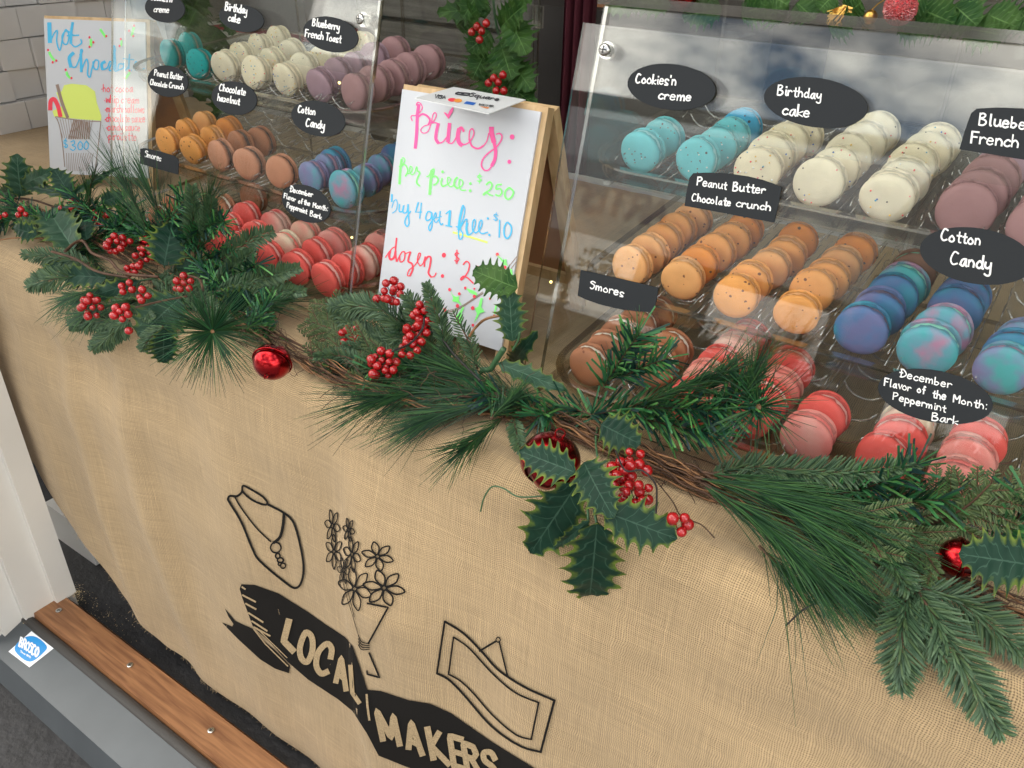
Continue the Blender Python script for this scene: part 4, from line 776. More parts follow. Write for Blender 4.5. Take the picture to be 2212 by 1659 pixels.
macs('R', 'middle', 6, [('bluel', 'F', 2030, 230), ('blue', 'F', 2120, 120), ('bluel', 'F', 2200, 20)])
macs('R', 'bottom', 0, [('smore', 'E', 240, 640), ('smore', 'E', 375, 525), ('smore', 'E', 500, 400), ('smore', 'E', 650, 300), ('smore', 'E', 800, 210)])
macs('R', 'bottom', 1, [(None, 'E', 0, 0), ('smore', 'E', 800, 640), ('smore', 'E', 930, 520)])
macs('R', 'bottom', 2, [('red', 'E', 1110, 960), ('whiter', 'E', 1240, 790), ('red', 'E', 1355, 670), ('whiter', 'E', 1480, 550), ('red', 'E', 1600, 440)])
macs('R', 'bottom', 3, [('red', 'E', 1620, 1060), ('red', 'E', 1740, 960), ('whiter', 'E', 1850, 850), ('red', 'E', 1960, 680)])
macs('R', 'bottom', 4, [('pink', 'F', 345, 815), ('red', 'F', 480, 645)])
macs('R', 'bottom', 5, [('red', 'F', 1000, 1000), ('red', 'F', 1130, 860), ('whiter', 'F', 1200, 740)])
macs('R', 'bottom', 6, [('pink', 'F', 1630, 1225), ('pink', 'F', 1720, 1020), ('red', 'F', 1810, 870)])
macs('L', 'top', 0, [(None, 'G', 0, 0), ('tealp', 'G', 390, 400), ('teal', 'G', 585, 320)])
macs('L', 'top', 1, [('teal', 'G', 690, 505)])
macs('L', 'top', 2, [('whitep', 'G', 975, 530), ('white', 'G', 1145, 440), ('white', 'G', 1345, 350), ('white', 'G', 1540, 260)])
macs('L', 'top', 3, [('white', 'G', 1300, 595), ('white', 'G', 1485, 500), ('whitep', 'G', 1690, 410)])
macs('L', 'top', 4, [('white', 'G', 1640, 670), ('whitep', 'G', 1820, 565), ('white', 'H', 560, 480), ('whitep', 'H', 800, 420), ('white', 'H', 980, 320)])
macs('L', 'top', 5, [('mauvel', 'H', 530, 730), ('mauvel', 'H', 710, 620), ('mauvel', 'H', 900, 550), ('mauvel', 'H', 1100, 450), ('mauve', 'H', 1320, 390)])
macs('L', 'top', 6, [('mauve', 'H', 920, 800), ('mauve', 'H', 1110, 720), ('mauve', 'H', 1310, 650), ('mauve', 'H', 1480, 570), ('mauve', 'H', 1680, 490)])
macs('L', 'middle', 0, [('orange', 'G', 355, 1345), ('orange', 'G', 560, 1250), ('orangep', 'G', 745, 1170)])
macs('L', 'middle', 1, [('orange', 'G', 625, 1425), ('orange', 'G', 830, 1330), ('orangey', 'G', 1010, 1230)])
macs('L', 'middle', 2, [('brownl', 'G', 925, 1490), ('brown', 'G', 1130, 1390), ('brown', 'G', 1350, 1345)])
macs('L', 'middle', 3, [('brownl', 'I', 920, 230)])
macs('L', 'middle', 4, [('brownl', 'I', 1200, 300)])
macs('L', 'middle', 5, [('bluel', 'I', 1480, 345), ('bluel', 'I', 1600, 280), ('blue', 'I', 1660, 245)])
macs('L', 'middle', 6, [('bluem', 'I', 1755, 450), ('bluel', 'I', 1930, 375), ('bluel', 'I', 2060, 290), ('blue', 'I', 2190, 200)])
macs('L', 'bottom', 0, [('smore', 'I', 170, 720), ('smore', 'I', 280, 640)])
macs('L', 'bottom', 1, [('red', 'I', 650, 900), ('red', 'I', 760, 800), ('smore', 'I', 700, 640)])
macs('L', 'bottom', 2, [('red', 'I', 830, 960), ('red', 'I', 985, 870), ('red', 'I', 900, 700), ('smore', 'I', 955, 530)])
macs('L', 'bottom', 3, [('red', 'I', 1080, 1045), ('whiter', 'I', 1235, 960), ('redw', 'I', 1150, 780)])
macs('L', 'bottom', 4, [('red', 'I', 1345, 1130), ('red', 'I', 1510, 1020), ('whiter', 'I', 1410, 860)])
macs('L', 'bottom', 5, [('red', 'I', 1600, 1225), ('red', 'I', 1765, 1150), ('pink', 'I', 1650, 940)])
macs('L', 'bottom', 6, [('redw', 'I', 1930, 1080), ('pink', 'I', 2060, 960)])
# ------------------------------------------------------------------ chalk labels on the front panels
def ell(k, cx_, cy_, a, b_, deg, n=40):
    c_, s_ = math.cos(math.radians(deg)), math.sin(math.radians(deg))
    return [px(k, cx_ + a * math.cos(t) * c_ - b_ * math.sin(t) * s_, cy_ + a * math.cos(t) * s_ + b_ * math.sin(t) * c_) for t in [2 * PI * i / n for i in range(n)]]
def chalk(f, nrm, poly, lines, label):
    vs = [f(p, .0004) for p in poly]; c_ = sum(vs, Vector()) / len(vs)
    t = thing('flavour_label', label, 'label', tuple(c_), 'chalkboard flavour labels on the display cases')
    b = MB(); b.prism(vs, nrm * .0014); b.build('plate', M_SLATE, t); b = MB()
    for (k, txt, x0, y0, x1, y1, h, sl) in lines: write(b, txt, px(k, x0, y0), px(k, x1, y1), h * CR[k][2], f, .0022, .062 * h * CR[k][2] + .25, sl)
    b.build('lettering', M_CHALK, t)
R = (crf, crn); Lf = (clf, cln); s1 = (.12, .05)
chalk(*R, ell('U', 1576, 706, 357, 186, 6), [('U', "Cookies'n", 1290, 672, 1615, 695, 82, s1), ('U', 'creme', 1475, 805, 1740, 822, 78, s1)], "oval chalk label reading Cookies'n creme on the right case")
chalk(*R, ell('V', 530, 832, 422, 200, 8), [('V', 'Birthday', 222, 770, 580, 806, 82, s1), ('V', 'cake', 265, 930, 485, 955, 92, s1)], 'oval chalk label reading Birthday cake on the right case')
chalk(*R, [px('A', *p) for p in ((862, 838), (1000, 832), (1150, 836), (1300, 850), (1450, 872), (1600, 908), (1720, 948), (1812, 990), (1790, 1120), (1735, 1372), (1250, 1280), (768, 1190), (790, 1040), (820, 890))],
      [('A', 'Peanut', 905, 965, 1225, 1015, 92, s1), ('A', 'Butter', 1290, 1025, 1640, 1062, 98, s1), ('A', 'Chocolate', 850, 1135, 1270, 1195, 88, s1), ('A', 'crunch', 1330, 1195, 1700, 1245, 90, s1)], 'arched chalk label reading Peanut Butter Chocolate crunch on the right case')
chalk(*R, [px('V', *p) for p in ((1690, 1210), (1735, 1060), (1785, 920), (1830, 882), (2000, 872), (2200, 880), (2600, 950), (2900, 1060), (2850, 1300), (2800, 1420), (2250, 1300))],
      [('V', 'Blueberry', 1850, 1010, 2405, 1070, 98, s1), ('V', 'French Toast', 1785, 1158, 2540, 1240, 98, s1)], 'chalk label reading Blueberry French Toast cut by the right picture edge')
chalk(*R, ell('Q', 1690, 637, 428, 208, 9), [('Q', 'Cotton', 1425, 520, 1720, 556, 88, s1), ('Q', 'Candy', 1495, 698, 1800, 740, 98, s1)], 'oval chalk label reading Cotton Candy on the right case')
chalk(*R, [px('C', *p) for p in ((202, 703), (600, 790), (1038, 893), (1030, 960), (1000, 1100), (985, 1140), (955, 1156), (800, 1148), (600, 1120), (400, 1072), (250, 1018), (168, 978))],
      [('C', 'Smores', 305, 900, 665, 990, 88, s1)], 'chalk label reading Smores, curved below, on the right case')
chalk(*R, ell('F', 1450, 472, 503, 222, 11), [('F', 'December', 1145, 300, 1590, 400, 72, s1), ('F', 'Flavor', 1010, 375, 1240, 428, 70, s1), ('F', 'of', 1295, 432, 1360, 450, 68, s1), ('F', 'the', 1425, 478, 1540, 502, 70, s1), ('F', 'Month:', 1605, 520, 1895, 582, 68, s1), ('F', 'Peppermint', 1085, 495, 1540, 605, 66, s1), ('F', 'Bark', 1420, 672, 1640, 712, 66, s1)], 'oval chalk label reading December Flavor of the Month on the right case')
chalk(*Lf, ell('R', 1348, 70, 162, 114, 8), [('R', "Cookies'n", 1235, 0, 1410, 22, 62, s1), ('R', 'creme', 1262, 98, 1385, 108, 52, s1)], "oval chalk label reading Cookies'n creme on the left case")
chalk(*Lf, ell('G', 1150, 15, 245, 146, 12), [('R', 'Birthday', 1838, 82, 2018, 118, 66, s1), ('R', 'cake', 1865, 172, 1960, 192, 66, s1)], 'oval chalk label reading Birthday cake on the left case')
chalk(*Lf, ell('H', 640, 190, 300, 186, 14), [('H', 'Blueberry', 445, 95, 740, 150, 84, s1), ('H', 'French Toast', 365, 215, 755, 285, 84, s1)], 'oval chalk label reading Blueberry French Toast on the left case')
chalk(*Lf, ell('G', 355, 695, 220, 168, 12), [('G', 'Peanut', 212, 632, 362, 660, 66, s1), ('G', 'Butter', 385, 660, 520, 682, 66, s1), ('G', 'Chocolate', 168, 728, 352, 768, 60, s1), ('G', 'Crunch', 372, 765, 530, 785, 62, s1)], 'oval chalk label reading Peanut Butter Chocolate Crunch on the left case')
chalk(*Lf, ell('G', 1072, 877, 246, 180, 12), [('G', 'Chocolate', 915, 795, 1200, 850, 80, s1), ('G', 'hazelnut', 895, 905, 1135, 950, 76, s1)], 'oval chalk label reading Chocolate hazelnut on the left case')
chalk(*Lf, ell('H', 503, 1098, 295, 188, 14), [('H', 'Cotton', 290, 1028, 475, 1060, 80, s1), ('H', 'Candy', 375, 1180, 575, 1210, 90, s1)], 'oval chalk label reading Cotton Candy on the left case')
chalk(*Lf, [px('R', *p) for p in ((1148, 1205), (1180, 1200), (1300, 1225), (1420, 1262), (1452, 1290), (1458, 1320), (1454, 1415), (1300, 1372), (1145, 1325))], [('R', 'Smores', 1188, 1268, 1320, 1305, 48, s1)], 'small chalk label reading Smores at the left edge of the left case')
chalk(*Lf, ell('I', 1418, 580, 222, 150, 26), [('I', 'December', 1283, 475, 1480, 525, 48, s1), ('I', 'Flavor', 1230, 530, 1330, 565, 44, s1), ('I', 'of the', 1355, 575, 1455, 600, 44, s1), ('I', 'Month:', 1480, 612, 1610, 645, 46, s1), ('I', 'Peppermint', 1255, 610, 1430, 670, 44, s1), ('I', 'Bark', 1455, 685, 1555, 715, 46, s1)], 'oval chalk label reading December Flavor of the Month on the left case')
# ------------------------------------------------------------------ garland
def leafmat(name, dark, pale, edge, rough=.38, mix=1.0):
    m = mat(name, dark, rough + .08, spec=.14, bump=(260, .25, .0006)); t = m.node_tree; N = t.nodes.new; L = t.links.new; p = t.nodes['Principled BSDF']
    uv = N('ShaderNodeUVMap'); s_ = N('ShaderNodeSeparateXYZ'); L(uv.outputs[0], s_.inputs[0])
    def M_(op, a, b=None, c=None):
        n = N('ShaderNodeMath'); n.operation = op
        for i, q in enumerate((a, b, c)):
            if q is None: continue
            if isinstance(q, (int, float)): n.inputs[i].default_value = q
            else: L(q, n.inputs[i])
        return n.outputs[0]
    u, v = s_.outputs[0], M_('ABSOLUTE', s_.outputs[1])
    c = N('ShaderNodeTexCoord'); nz = N('ShaderNodeTexNoise'); nz.inputs['Scale'].default_value = 110; nz.inputs['Detail'].default_value = 4; L(c.outputs['Object'], nz.inputs[0])
    n2 = N('ShaderNodeTexNoise'); n2.inputs['Scale'].default_value = 45; L(c.outputs['Object'], n2.inputs[0])
    e = M_('MULTIPLY_ADD', nz.outputs[0], .95, v); er = N('ShaderNodeMapRange'); er.inputs[1].default_value = 1.16; er.inputs[2].default_value = 1.55; L(e, er.inputs[0])
    # veins: slanting side veins and midrib
    vv = M_('SINE', M_('MULTIPLY', M_('ADD', M_('SUBTRACT', u, M_('MULTIPLY', v, .22)), M_('MULTIPLY', n2.outputs[0], .10)), 42.))
    ve = M_('MULTIPLY', M_('GREATER_THAN', vv, .955), M_('LESS_THAN', v, .8)); mr = M_('MULTIPLY', M_('LESS_THAN', v, .03), .8); vein = M_('MAXIMUM', M_('MULTIPLY', ve, .55), mr)
    base = N('ShaderNodeMixRGB'); base.inputs[1].default_value = (*dark, 1); base.inputs[2].default_value = (*pale, 1); pr = N('ShaderNodeMapRange'); pr.inputs[1].default_value = .35; pr.inputs[2].default_value = .7; L(n2.outputs[0], pr.inputs[0]); L(pr.outputs[0], base.inputs[0])
    x = N('ShaderNodeMixRGB'); x.inputs[2].default_value = (*edge, 1); L(M_('MULTIPLY', er.outputs[0], mix), x.inputs[0]); L(base.outputs[0], x.inputs[1])
    y = N('ShaderNodeMixRGB'); y.inputs[2].default_value = tuple(min(1, q * 1.7 + .02) for q in pale) + (1,); L(vein, y.inputs[0]); L(x.outputs[0], y.inputs[1]); L(y.outputs[0], p.inputs['Base Color'])
    return m
M_LF = leafmat('holly_leaf', (.007, .030, .018), (.014, .044, .026), (.13, .18, .028))
M_LFL = leafmat('holly_leaf_pale', (.018, .058, .033), (.04, .085, .052), (.12, .17, .035))
M_LFG = leafmat('holly_leaf_plain', (.012, .05, .01), (.045, .10, .02), (.05, .10, .02), mix=.5)
M_STEM = mat('green_stem', (.05, .12, .05), .5); M_TWIG = mat('vine_twig', (.085, .042, .022), .7, var=(60, .5)); M_TWIG2 = mat('vine_cane', (.24, .115, .045), .5, var=(60, .4))
M_WIRE = mat('dark_wire', (.02, .016, .016), .5)
def leafmesh(A, B_, width, nrm, m, curl=.18, cup=.12, spikes=5, twist=0, seed=0, name='leaf'):
    """spiny leaf from A (base) to B_ (tip); nrm = the side that faces out"""
    rnd = random.Random(seed * 13 + 5); ax = B_ - A; L_ = ax.length; ax = ax / L_; sd_ = nrm.cross(ax).normalized(); nn = ax.cross(sd_).normalized()
    if nn.dot(nrm) < 0: nn = -nn
    NU, vs, uv = 56, [], []; cols = (-1, -.86, -.66, -.4, -.06, 0, .06, .4, .66, .86, 1); ph = (rnd.uniform(-.15, .15), rnd.uniform(-.15, .15)); tw = rnd.uniform(-.25, .25) + twist
    for i in range(NU + 1):
        u = i / NU; prof = (math.sin(PI * min(1, u * 1.0) ** .80)) ** .62 * .5 if 0 < u < 1 else 0
        for v in cols:
            fr = (u * spikes + .45 + ph[v > 0]) % 1; sp = abs(fr - .5) * 2; sp = sp ** 2.7
            w_ = width * prof * (.80 + .62 * sp * (1 if .04 < u < .97 else 0))
            x = u * L_ + (.030 * width * 3 * sp * abs(v) ** 3 * math.sin(PI * u)); y = v * w_
            z = -curl * L_ * (u - .35) ** 2 * 1.4 + cup * abs(y) * (1 if cup > 0 else 1) - .0 + (abs(v) ** 4) * sp * .05 * width * math.sin(i * 1.7 + seed) + .02 * L_ * math.sin(u * 9 + seed) * abs(v) + .035 * width * math.sin(u * 34 - abs(v) * 3) * (1 - abs(v)) * abs(v) * 2
            a = tw * (u - .5); y2, z2 = y * math.cos(a) - z * math.sin(a), y * math.sin(a) + z * math.cos(a)
            vs.append(A + ax * x + sd_ * y2 + nn * z2); uv.append((u, v))
    k = len(cols); me = bpy.data.meshes.new(name); me.from_pydata([tuple(v) for v in vs], [], [(i * k + j, i * k + j + 1, (i + 1) * k + j + 1, (i + 1) * k + j) for i in range(NU) for j in range(k - 1)])
    me.materials.append(m); me.polygons.foreach_set('use_smooth', [True] * len(me.polygons)); ul = me.uv_layers.new(name='UVMap')
    idx = [0] * len(me.loops); me.loops.foreach_get('vertex_index', idx); ul.data.foreach_set('uv', [c for i in idx for c in uv[i]]); me.update(); return me
def tocam(p, mixv=(0, 0, 0), k=.35):
    return ((CAM - p).normalized() * (1 - k) + Vector((random.uniform(-1, 1), random.uniform(-1, .2), random.uniform(-.2, 1))) * k * .6 + Vector(mixv)).normalized()
SEED = [100]
def holly(label, leaves, stems=(), K='', lift=.03, group='holly sprigs in the garland', m0=M_LF, surf=None):
    """leaves: (base, tip, width px, [lift base, lift tip], material)"""
    t = None
    for lf in leaves:
        bs, tp, wpx = lf[:3]; l0, l1 = lf[3] if len(lf) > 3 and lf[3] else (lift, lift + .008); m = lf[4] if len(lf) > 4 else m0
        f = surf or G; A = f(px(K, *bs), l0); B_ = f(px(K, *tp), l1)
        if t is None: t = thing('holly_sprig', label, 'holly', tuple(A), group)
        dist = (A - CAM).dot(fwd); wd_ = wpx * CR[K][2] / FPX * dist * 1.12; SEED[0] += 1
        n = tocam((A + B_) / 2, k=.25); me = leafmesh(A, B_, wd_, n, m, seed=SEED[0], curl=random.uniform(.05, .25), cup=random.uniform(-.12, .2), spikes=random.choice((6, 7)))
        o = put('leaf', me, t)
    for s_ in stems:
        f = surf or G; b = MB(); pts = smooth([tuple(f(px(K, *p), lift - .004)) for p in s_], 5); b.tube(pts, .0013, 6); b.build('stem', M_STEM, t, smooth=True)
    return t
NEED = [(0.018, 0.058, 0.023, 1), (0.026, 0.091, 0.026, 1), (0.010, 0.036, 0.017, 1), (0.052, 0.130, 0.039, 1), (0.026, 0.072, 0.036, 1)]
SPRU = [(0.049, 0.098, 0.047, 1), (0.078, 0.137, 0.068, 1), (0.033, 0.072, 0.035, 1), (0.065, 0.114, 0.044, 1)]
FIRC = [(0.016, 0.098, 0.039, 1), (0.033, 0.143, 0.046, 1), (0.008, 0.046, 0.029, 1), (0.091, 0.260, 0.065, 1), (0.039, 0.169, 0.052, 1), (0.008, 0.036, 0.034, 1)]
CEDC = [(0.065, 0.104, 0.034, 1), (0.091, 0.130, 0.047, 1), (0.046, 0.078, 0.029, 1)]
M_NEED = vmat('pine_needle', .5, .35)
LBL = {'L': 'long needled pine spray', 'S': 'short needled spruce spray', 'F': 'shiny plastic fir spray', 'C': 'fine cedar spray'}
def spray(kd, pts, label, lifts=(.02, .03), n=None, ln=None, spread=None, surf=None, dens=1, sag=0):
    f = surf or G; k = len(pts); P = [f(p, lifts[0] + (lifts[1] - lifts[0]) * i / max(1, k - 1)) for i, p in enumerate(pts)]
    P = [Vector(p) for p in smooth([tuple(p) for p in P], 8)]
    seg = [0]; 
    for a, c in zip(P, P[1:]): seg.append(seg[-1] + (c - a).length)
    Lt = seg[-1]
    def at(s_):
        for i in range(len(P) - 1):
            if s_ <= seg[i + 1]: u = (s_ - seg[i]) / max(1e-9, seg[i + 1] - seg[i]); return P[i].lerp(P[i + 1], u), (P[i + 1] - P[i]).normalized()
        return P[-1], (P[-1] - P[-2]).normalized()
    t = thing({'L': 'pine_spray', 'S': 'spruce_spray', 'F': 'fir_spray', 'C': 'cedar_spray'}[kd], label, 'evergreen spray', tuple(P[0]), 'evergreen sprays in the garland')
    b = MB(); b.tube(P, [.0014 - .0008 * i / len(P) for i in range(len(P))], 5); b.build('stem', M_TWIG, t, smooth=True)
    b = MB(); R_ = random
    if kd == 'L':
        n = n or int(170 * dens); ln = ln or .095
        for i in range(n):
            s_ = Lt * R_.random() ** .8; p, d = at(s_); th_ = R_.uniform(0, 2 * PI); u = d.orthogonal().normalized(); v = d.cross(u); sp = R_.uniform(.08, spread or .55)
            r = (d + (u * math.cos(th_) + v * math.sin(th_)) * sp).normalized(); l = ln * R_.uniform(.7, 1.1); bend = Vector((R_.uniform(-.1, .1), R_.uniform(-.1, .1), R_.uniform(-.22, .02))) * l * (1 + sag)
            b.tube([p, p + r * l * .5 + bend * .25, p + r * l + bend], [.00050, .00042, .00015], 3, 0, R_.choice(NEED))
    elif kd in 'SC':
        ln = ln or (.0145 if kd == 'S' else .011); st = (.00125 if kd == 'S' else .0018) / dens; s_ = 0; side = 1; nrm0 = None
        def needle(p, d, l, w_, col):
            s2 = d.cross((CAM - p).normalized()).normalized(); tip = p + d * l; nn = s2.cross(d) * w_ * .5
            b.add([p, p + d * l * .35 + s2 * w_ + nn * 0, p + d * l * .8 + s2 * w_ * .8, tip, p + d * l * .8 - s2 * w_ * .8, p + d * l * .35 - s2 * w_, p + d * l * .5 + nn * 1.2], [(0, 1, 6), (1, 2, 6), (2, 3, 6), (3, 4, 6), (4, 5, 6), (5, 0, 6)], 0, col)
        def row(P0, dirf, Ln, l_, w_, st_):
            nonlocal b; s2 = 0; sd2 = 1
            while s2 < Ln:
                p, d = dirf(s2); up_ = (CAM - p).normalized(); lat = d.cross(up_).normalized(); taper = min(1, .45 + 1.4 * (1 - s2 / Ln)) * min(1, .5 + s2 / Ln * 4)
                for sgn in (-1, 1):
                    r = (d * R_.uniform(.55, .8) + lat * sgn * R_.uniform(.6, 1.) + up_ * R_.uniform(-.25, .35)).normalized(); needle(p, r, l_ * taper * R_.uniform(.85, 1.1), w_, R_.choice(SPRU if kd == 'S' else CEDC))
                if kd == 'S' and R_.random() < .75: r = (d * .8 + lat * R_.uniform(-.4, .4) + up_ * R_.uniform(.3, .6)).normalized(); needle(p, r, l_ * taper * .8, w_, R_.choice(SPRU))
                s2 += st_
        row(P, lambda q: at(q), Lt, ln, .00095 if kd == 'S' else .00085, st)
        if kd == 'C':
            s_ = Lt * .1; sg = 1
            while s_ < Lt * .95:
                p0, d0 = at(s_); lat = d0.cross((CAM - p0).normalized()).normalized(); dd = (d0 * .8 + lat * sg * .75 + Vector((R_.uniform(-.2, .2),) * 3)).normalized(); Lb = .045 * (1.1 - s_ / Lt) + .012
                row(None, lambda q: (p0 + dd * q, dd), Lb, ln * .8, .0008, .0024); b.tube([p0, p0 + dd * Lb], .0005, 3, 0, (.10, .05, .03, 1)); sg = -sg; s_ += .0075
    elif kd == 'F':
        ln = ln or .030; n = n or int(Lt / .0006 * dens)
        for i in range(n):
            s_ = Lt * i / n; p, d = at(s_); th_ = R_.uniform(0, 2 * PI); u = d.orthogonal().normalized(); v = d.cross(u)
            r = (d * R_.uniform(.45, .95) + (u * math.cos(th_) + v * math.sin(th_)) * R_.uniform(.5, .95)).normalized(); l = ln * R_.uniform(.7, 1.15); w_ = .00105
            sd2 = r.cross(Vector((R_.uniform(-1, 1), R_.uniform(-1, 1), R_.uniform(-1, 1)))).normalized() * w_; q = p + r * l; bd = Vector((0, 0, -.06 * l)); th2 = r.cross(sd2).normalized() * .00022
            b.add([p - sd2, p + sd2, p + r * l * .5 + sd2 + bd * .2 + th2, q + sd2 + bd, q - sd2 + bd, p + r * l * .5 - sd2 + bd * .2 + th2, ], [(0, 1, 2, 5), (5, 2, 3, 4)], 0, R_.choice(FIRC))
    b.build('needles', M_NEED, t, kind='stuff')
    return t
# the grapevine rope
path = [(-90, 380), (60, 455), (200, 520), (330, 590), (450, 655), (560, 722), (680, 788), (800, 842), (930, 880), (1050, 872), (1180, 905), (1300, 955), (1450, 1015), (1600, 1075), (1780, 1150), (1950, 1215), (2100, 1275), (2300, 1360)]
vine = thing('grapevine_garland', 'rope of brown grapevine twigs running along the front edge of the table', 'garland', tuple(G((1106, 890), .02)))
PV = [Vector(q) for q in smooth([tuple(G(p, .016)) for p in path], 8)]
def strand(rad, th_, mtl, k0, k1, amp, n=5):
    ph = [random.uniform(0, 6.3) for _ in range(4)]; pts = []; r0 = random.uniform(.2, 1)
    for i in range(k0, k1):
        d = (PV[min(i + 1, len(PV) - 1)] - PV[max(0, i - 1)]).normalized(); u = d.orthogonal().normalized(); v = d.cross(u); a = ph[0] + i * .10; rr = rad * r0
        pts.append(PV[i] + (u * math.cos(a) + v * math.sin(a)) * rr + Vector((amp * math.sin(i * 1.3 + ph[1]), amp * math.sin(i * 1.7 + ph[2]), amp * math.sin(i * 1.1 + ph[3]))))
    return smooth([tuple(q) for q in pts], 2)
b = MB(); b2 = MB()
for i in range(46):
    k0 = random.randrange(0, len(PV) - 40); k1 = min(len(PV), k0 + random.randrange(35, 90)); (b if i % 2 else b2).tube(strand(.015, 0, None, k0, k1, .0014), random.uniform(.0006, .0013), 5)
b2.build('cane', M_TWIG2, vine, smooth=True, kind='stuff')
for i in range(330):                            # curly tendrils
    k0 = random.randrange(0, len(PV) - 2); p = PV[k0] + Vector((random.gauss(0, .007), random.gauss(0, .007), random.gauss(.001, .006))); d = Vector((random.uniform(-1, 1), random.uniform(-.5, .5), random.uniform(-.15, .5))); pts = []
    for j in range(7): pts.append(tuple(p)); d = (d + Vector((random.uniform(-.8, .8), random.uniform(-.8, .8), random.uniform(-.7, .6)))).normalized(); p = p + d * random.uniform(.004, .011)
    b.tube(smooth(pts, 2), random.uniform(.0003, .00055), 3)
b.build('twig', M_TWIG, vine, smooth=True, kind='stuff')
def wire(pts, r, m, K='', lift=.03, lab='thin dark wire stem curling over the burlap', surf=None):
    b = MB(); b.tube(smooth([tuple((surf or G)(px(K, *p), lift)) for p in pts], 6), r, 5); b.build('wire_stem', m, label=lab, cat='wire', smooth=True)
# sprays: behind first
def c(K, *l): return [px(K, *p) for p in l]
sp = spray
sp('L', [(330, 520), (290, 440), (270, 400)], 'long needled pine spray standing up before the hot chocolate sign', (.02, .05), dens=.6, spread=.5)
sp('L', [(370, 530), (340, 450), (320, 410)], 'dark pine needles beside the foot of the hot chocolate sign', (.02, .05), dens=.5)
sp('S', c('L', (1330, 620), (1340, 400), (1335, 225)), 'upright green spruce tip in front of the left case', (.03, .05), ln=.019)
sp('S', c('L', (1430, 620), (1450, 440), (1470, 300)), 'second upright spruce tip leaning right in front of the left case', (.02, .04), ln=.017)
sp('F', c('L', (1250, 640), (1400, 520), (1560, 470)), 'shiny fir spray pointing right toward the red macarons', (.03, .045), ln=.027)
sp('F', c('L', (760, 580), (850, 480), (900, 370)), 'shiny green fir spray rising behind the berries at the left', (.03, .05), ln=.03)
sp('F', c('L', (1150, 620), (1050, 560), (850, 540)), 'shiny fir spray pointing left above the berries', (.03, .03), ln=.026)
sp('F', c('L', (300, 480), (120, 450), (-60, 500)), 'shiny fir spray at the far left edge of the garland', (.02, .02), ln=.028)
sp('S', c('L', (300, 560), (120, 430), (-40, 370)), 'spruce spray at the upper left of the garland', (.02, .03), ln=.016)
sp('L', c('L', (620, 420), (620, 250), (660, 150)), 'pine tuft with dark needles before the menu sign', (.03, .06), dens=.4, ln=.06)
sp('S', c('L', (620, 760), (380, 720), (165, 700)), 'blue green spruce spray pointing left over the cloth edge', (.03, .03), ln=.020)
sp('S', c('L', (880, 1170), (700, 1160), (480, 1190)), 'spruce spray reaching down left below the berries', (.03, .03), ln=.022)
sp('S', c('L', (900, 1160), (780, 1250), (640, 1360)), 'spruce spray hanging on the burlap below the left berries', (.03, .03), ln=.022)
sp('L', c('L', (800, 900), (600, 960), (440, 1020)), 'pine needles fanning left over the burlap', (.02, .02), dens=.8, ln=.07)
sp('S', c('L', (1130, 1200), (1040, 1290), (980, 1360)), 'short dark spruce tip under the hanging holly leaf', (.02, .02), ln=.016)
sp('F', c('L', (1350, 760), (1480, 720), (1600, 640)), 'dark fir spray in the middle of the left cluster', (.025, .035), ln=.024)
sp('S', c('L', (1500, 900), (1600, 800), (1760, 680)), 'spruce spray with a golden tip before the red macarons', (.03, .04), ln=.018)
sp('S', c('L', (1500, 960), (1800, 870), (2080, 790)), 'spruce spray reaching right across the left case corner', (.03, .035), ln=.019)
sp('S', c('L', (1560, 1020), (1850, 960), (2120, 960)), 'lower spruce spray reaching right over the table', (.025, .025), ln=.018)
sp('F', c('L', (1180, 830), (1300, 800), (1500, 830)), 'dark fir sprig between the holly leaf and the berries', (.02, .02), ln=.022)
sp('S', c('L', (1100, 880), (1300, 830), (1420, 950)), 'low spruce sprig behind the small berry cluster', (.02, .02), ln=.016)
sp('L', c('L', (900, 720), (1000, 800), (1120, 900)), 'dark pine needles in the shaded middle of the left cluster', (.012, .012), dens=1, ln=.05)
sp('L', c('L', (500, 560), (600, 660), (700, 820)), 'dark pine needles under the twigs at the left', (.012, .012), dens=1, ln=.05)
fill = [((120, 560), (260, 520)), ((200, 600), (330, 640)), ((300, 560), (420, 520)), ((330, 620), (450, 600)), ((380, 660), (500, 640)), ((240, 640), (330, 690)), ((430, 600), (540, 590)), ((60, 500), (180, 480)), ((180, 520), (300, 480)), ((320, 520), (430, 470))]
for i, (a, e) in enumerate(fill):
    sp('FS'[i % 2], [a, ((a[0] + e[0]) / 2, (a[1] + e[1]) / 2 - 8), e], 'dark %s filling the left cluster, %s' % (('fir sprig', 'spruce sprig')[i % 2], ('at its far left', 'under the folded holly leaf', 'behind the crisp holly leaf', 'below the crisp holly leaf', 'left of the pine burst', 'above the lowest berries', 'left of the red macarons', 'under the pale holly leaf', 'behind the middle berries', 'before the smores macarons')[i]), (.012, .022), ln=.024 if i % 2 == 0 else .017, dens=.8)
fill2 = [('F', ((560, 680), (480, 620), (420, 560)), .030), ('F', ((300, 540), (360, 480), (400, 430)), .032), ('S', ((330, 600), (420, 640), (500, 700)), .022), ('F', ((150, 500), (80, 470), (20, 440)), .030), ('F', ((260, 500), (200, 460), (160, 420)), .030), ('L', ((330, 640), (240, 660), (170, 680)), None), ('S', ((480, 560), (540, 520), (590, 500)), .022), ('F', ((430, 640), (500, 600), (560, 570)), .028), ('L', ((420, 560), (440, 490), (450, 430)), None), ('S', ((220, 600), (130, 600), (60, 620)), .024), ('L', ((500, 640), (560, 660), (610, 650)), None), ('F', ((90, 500), (150, 460), (230, 450)), .03)]
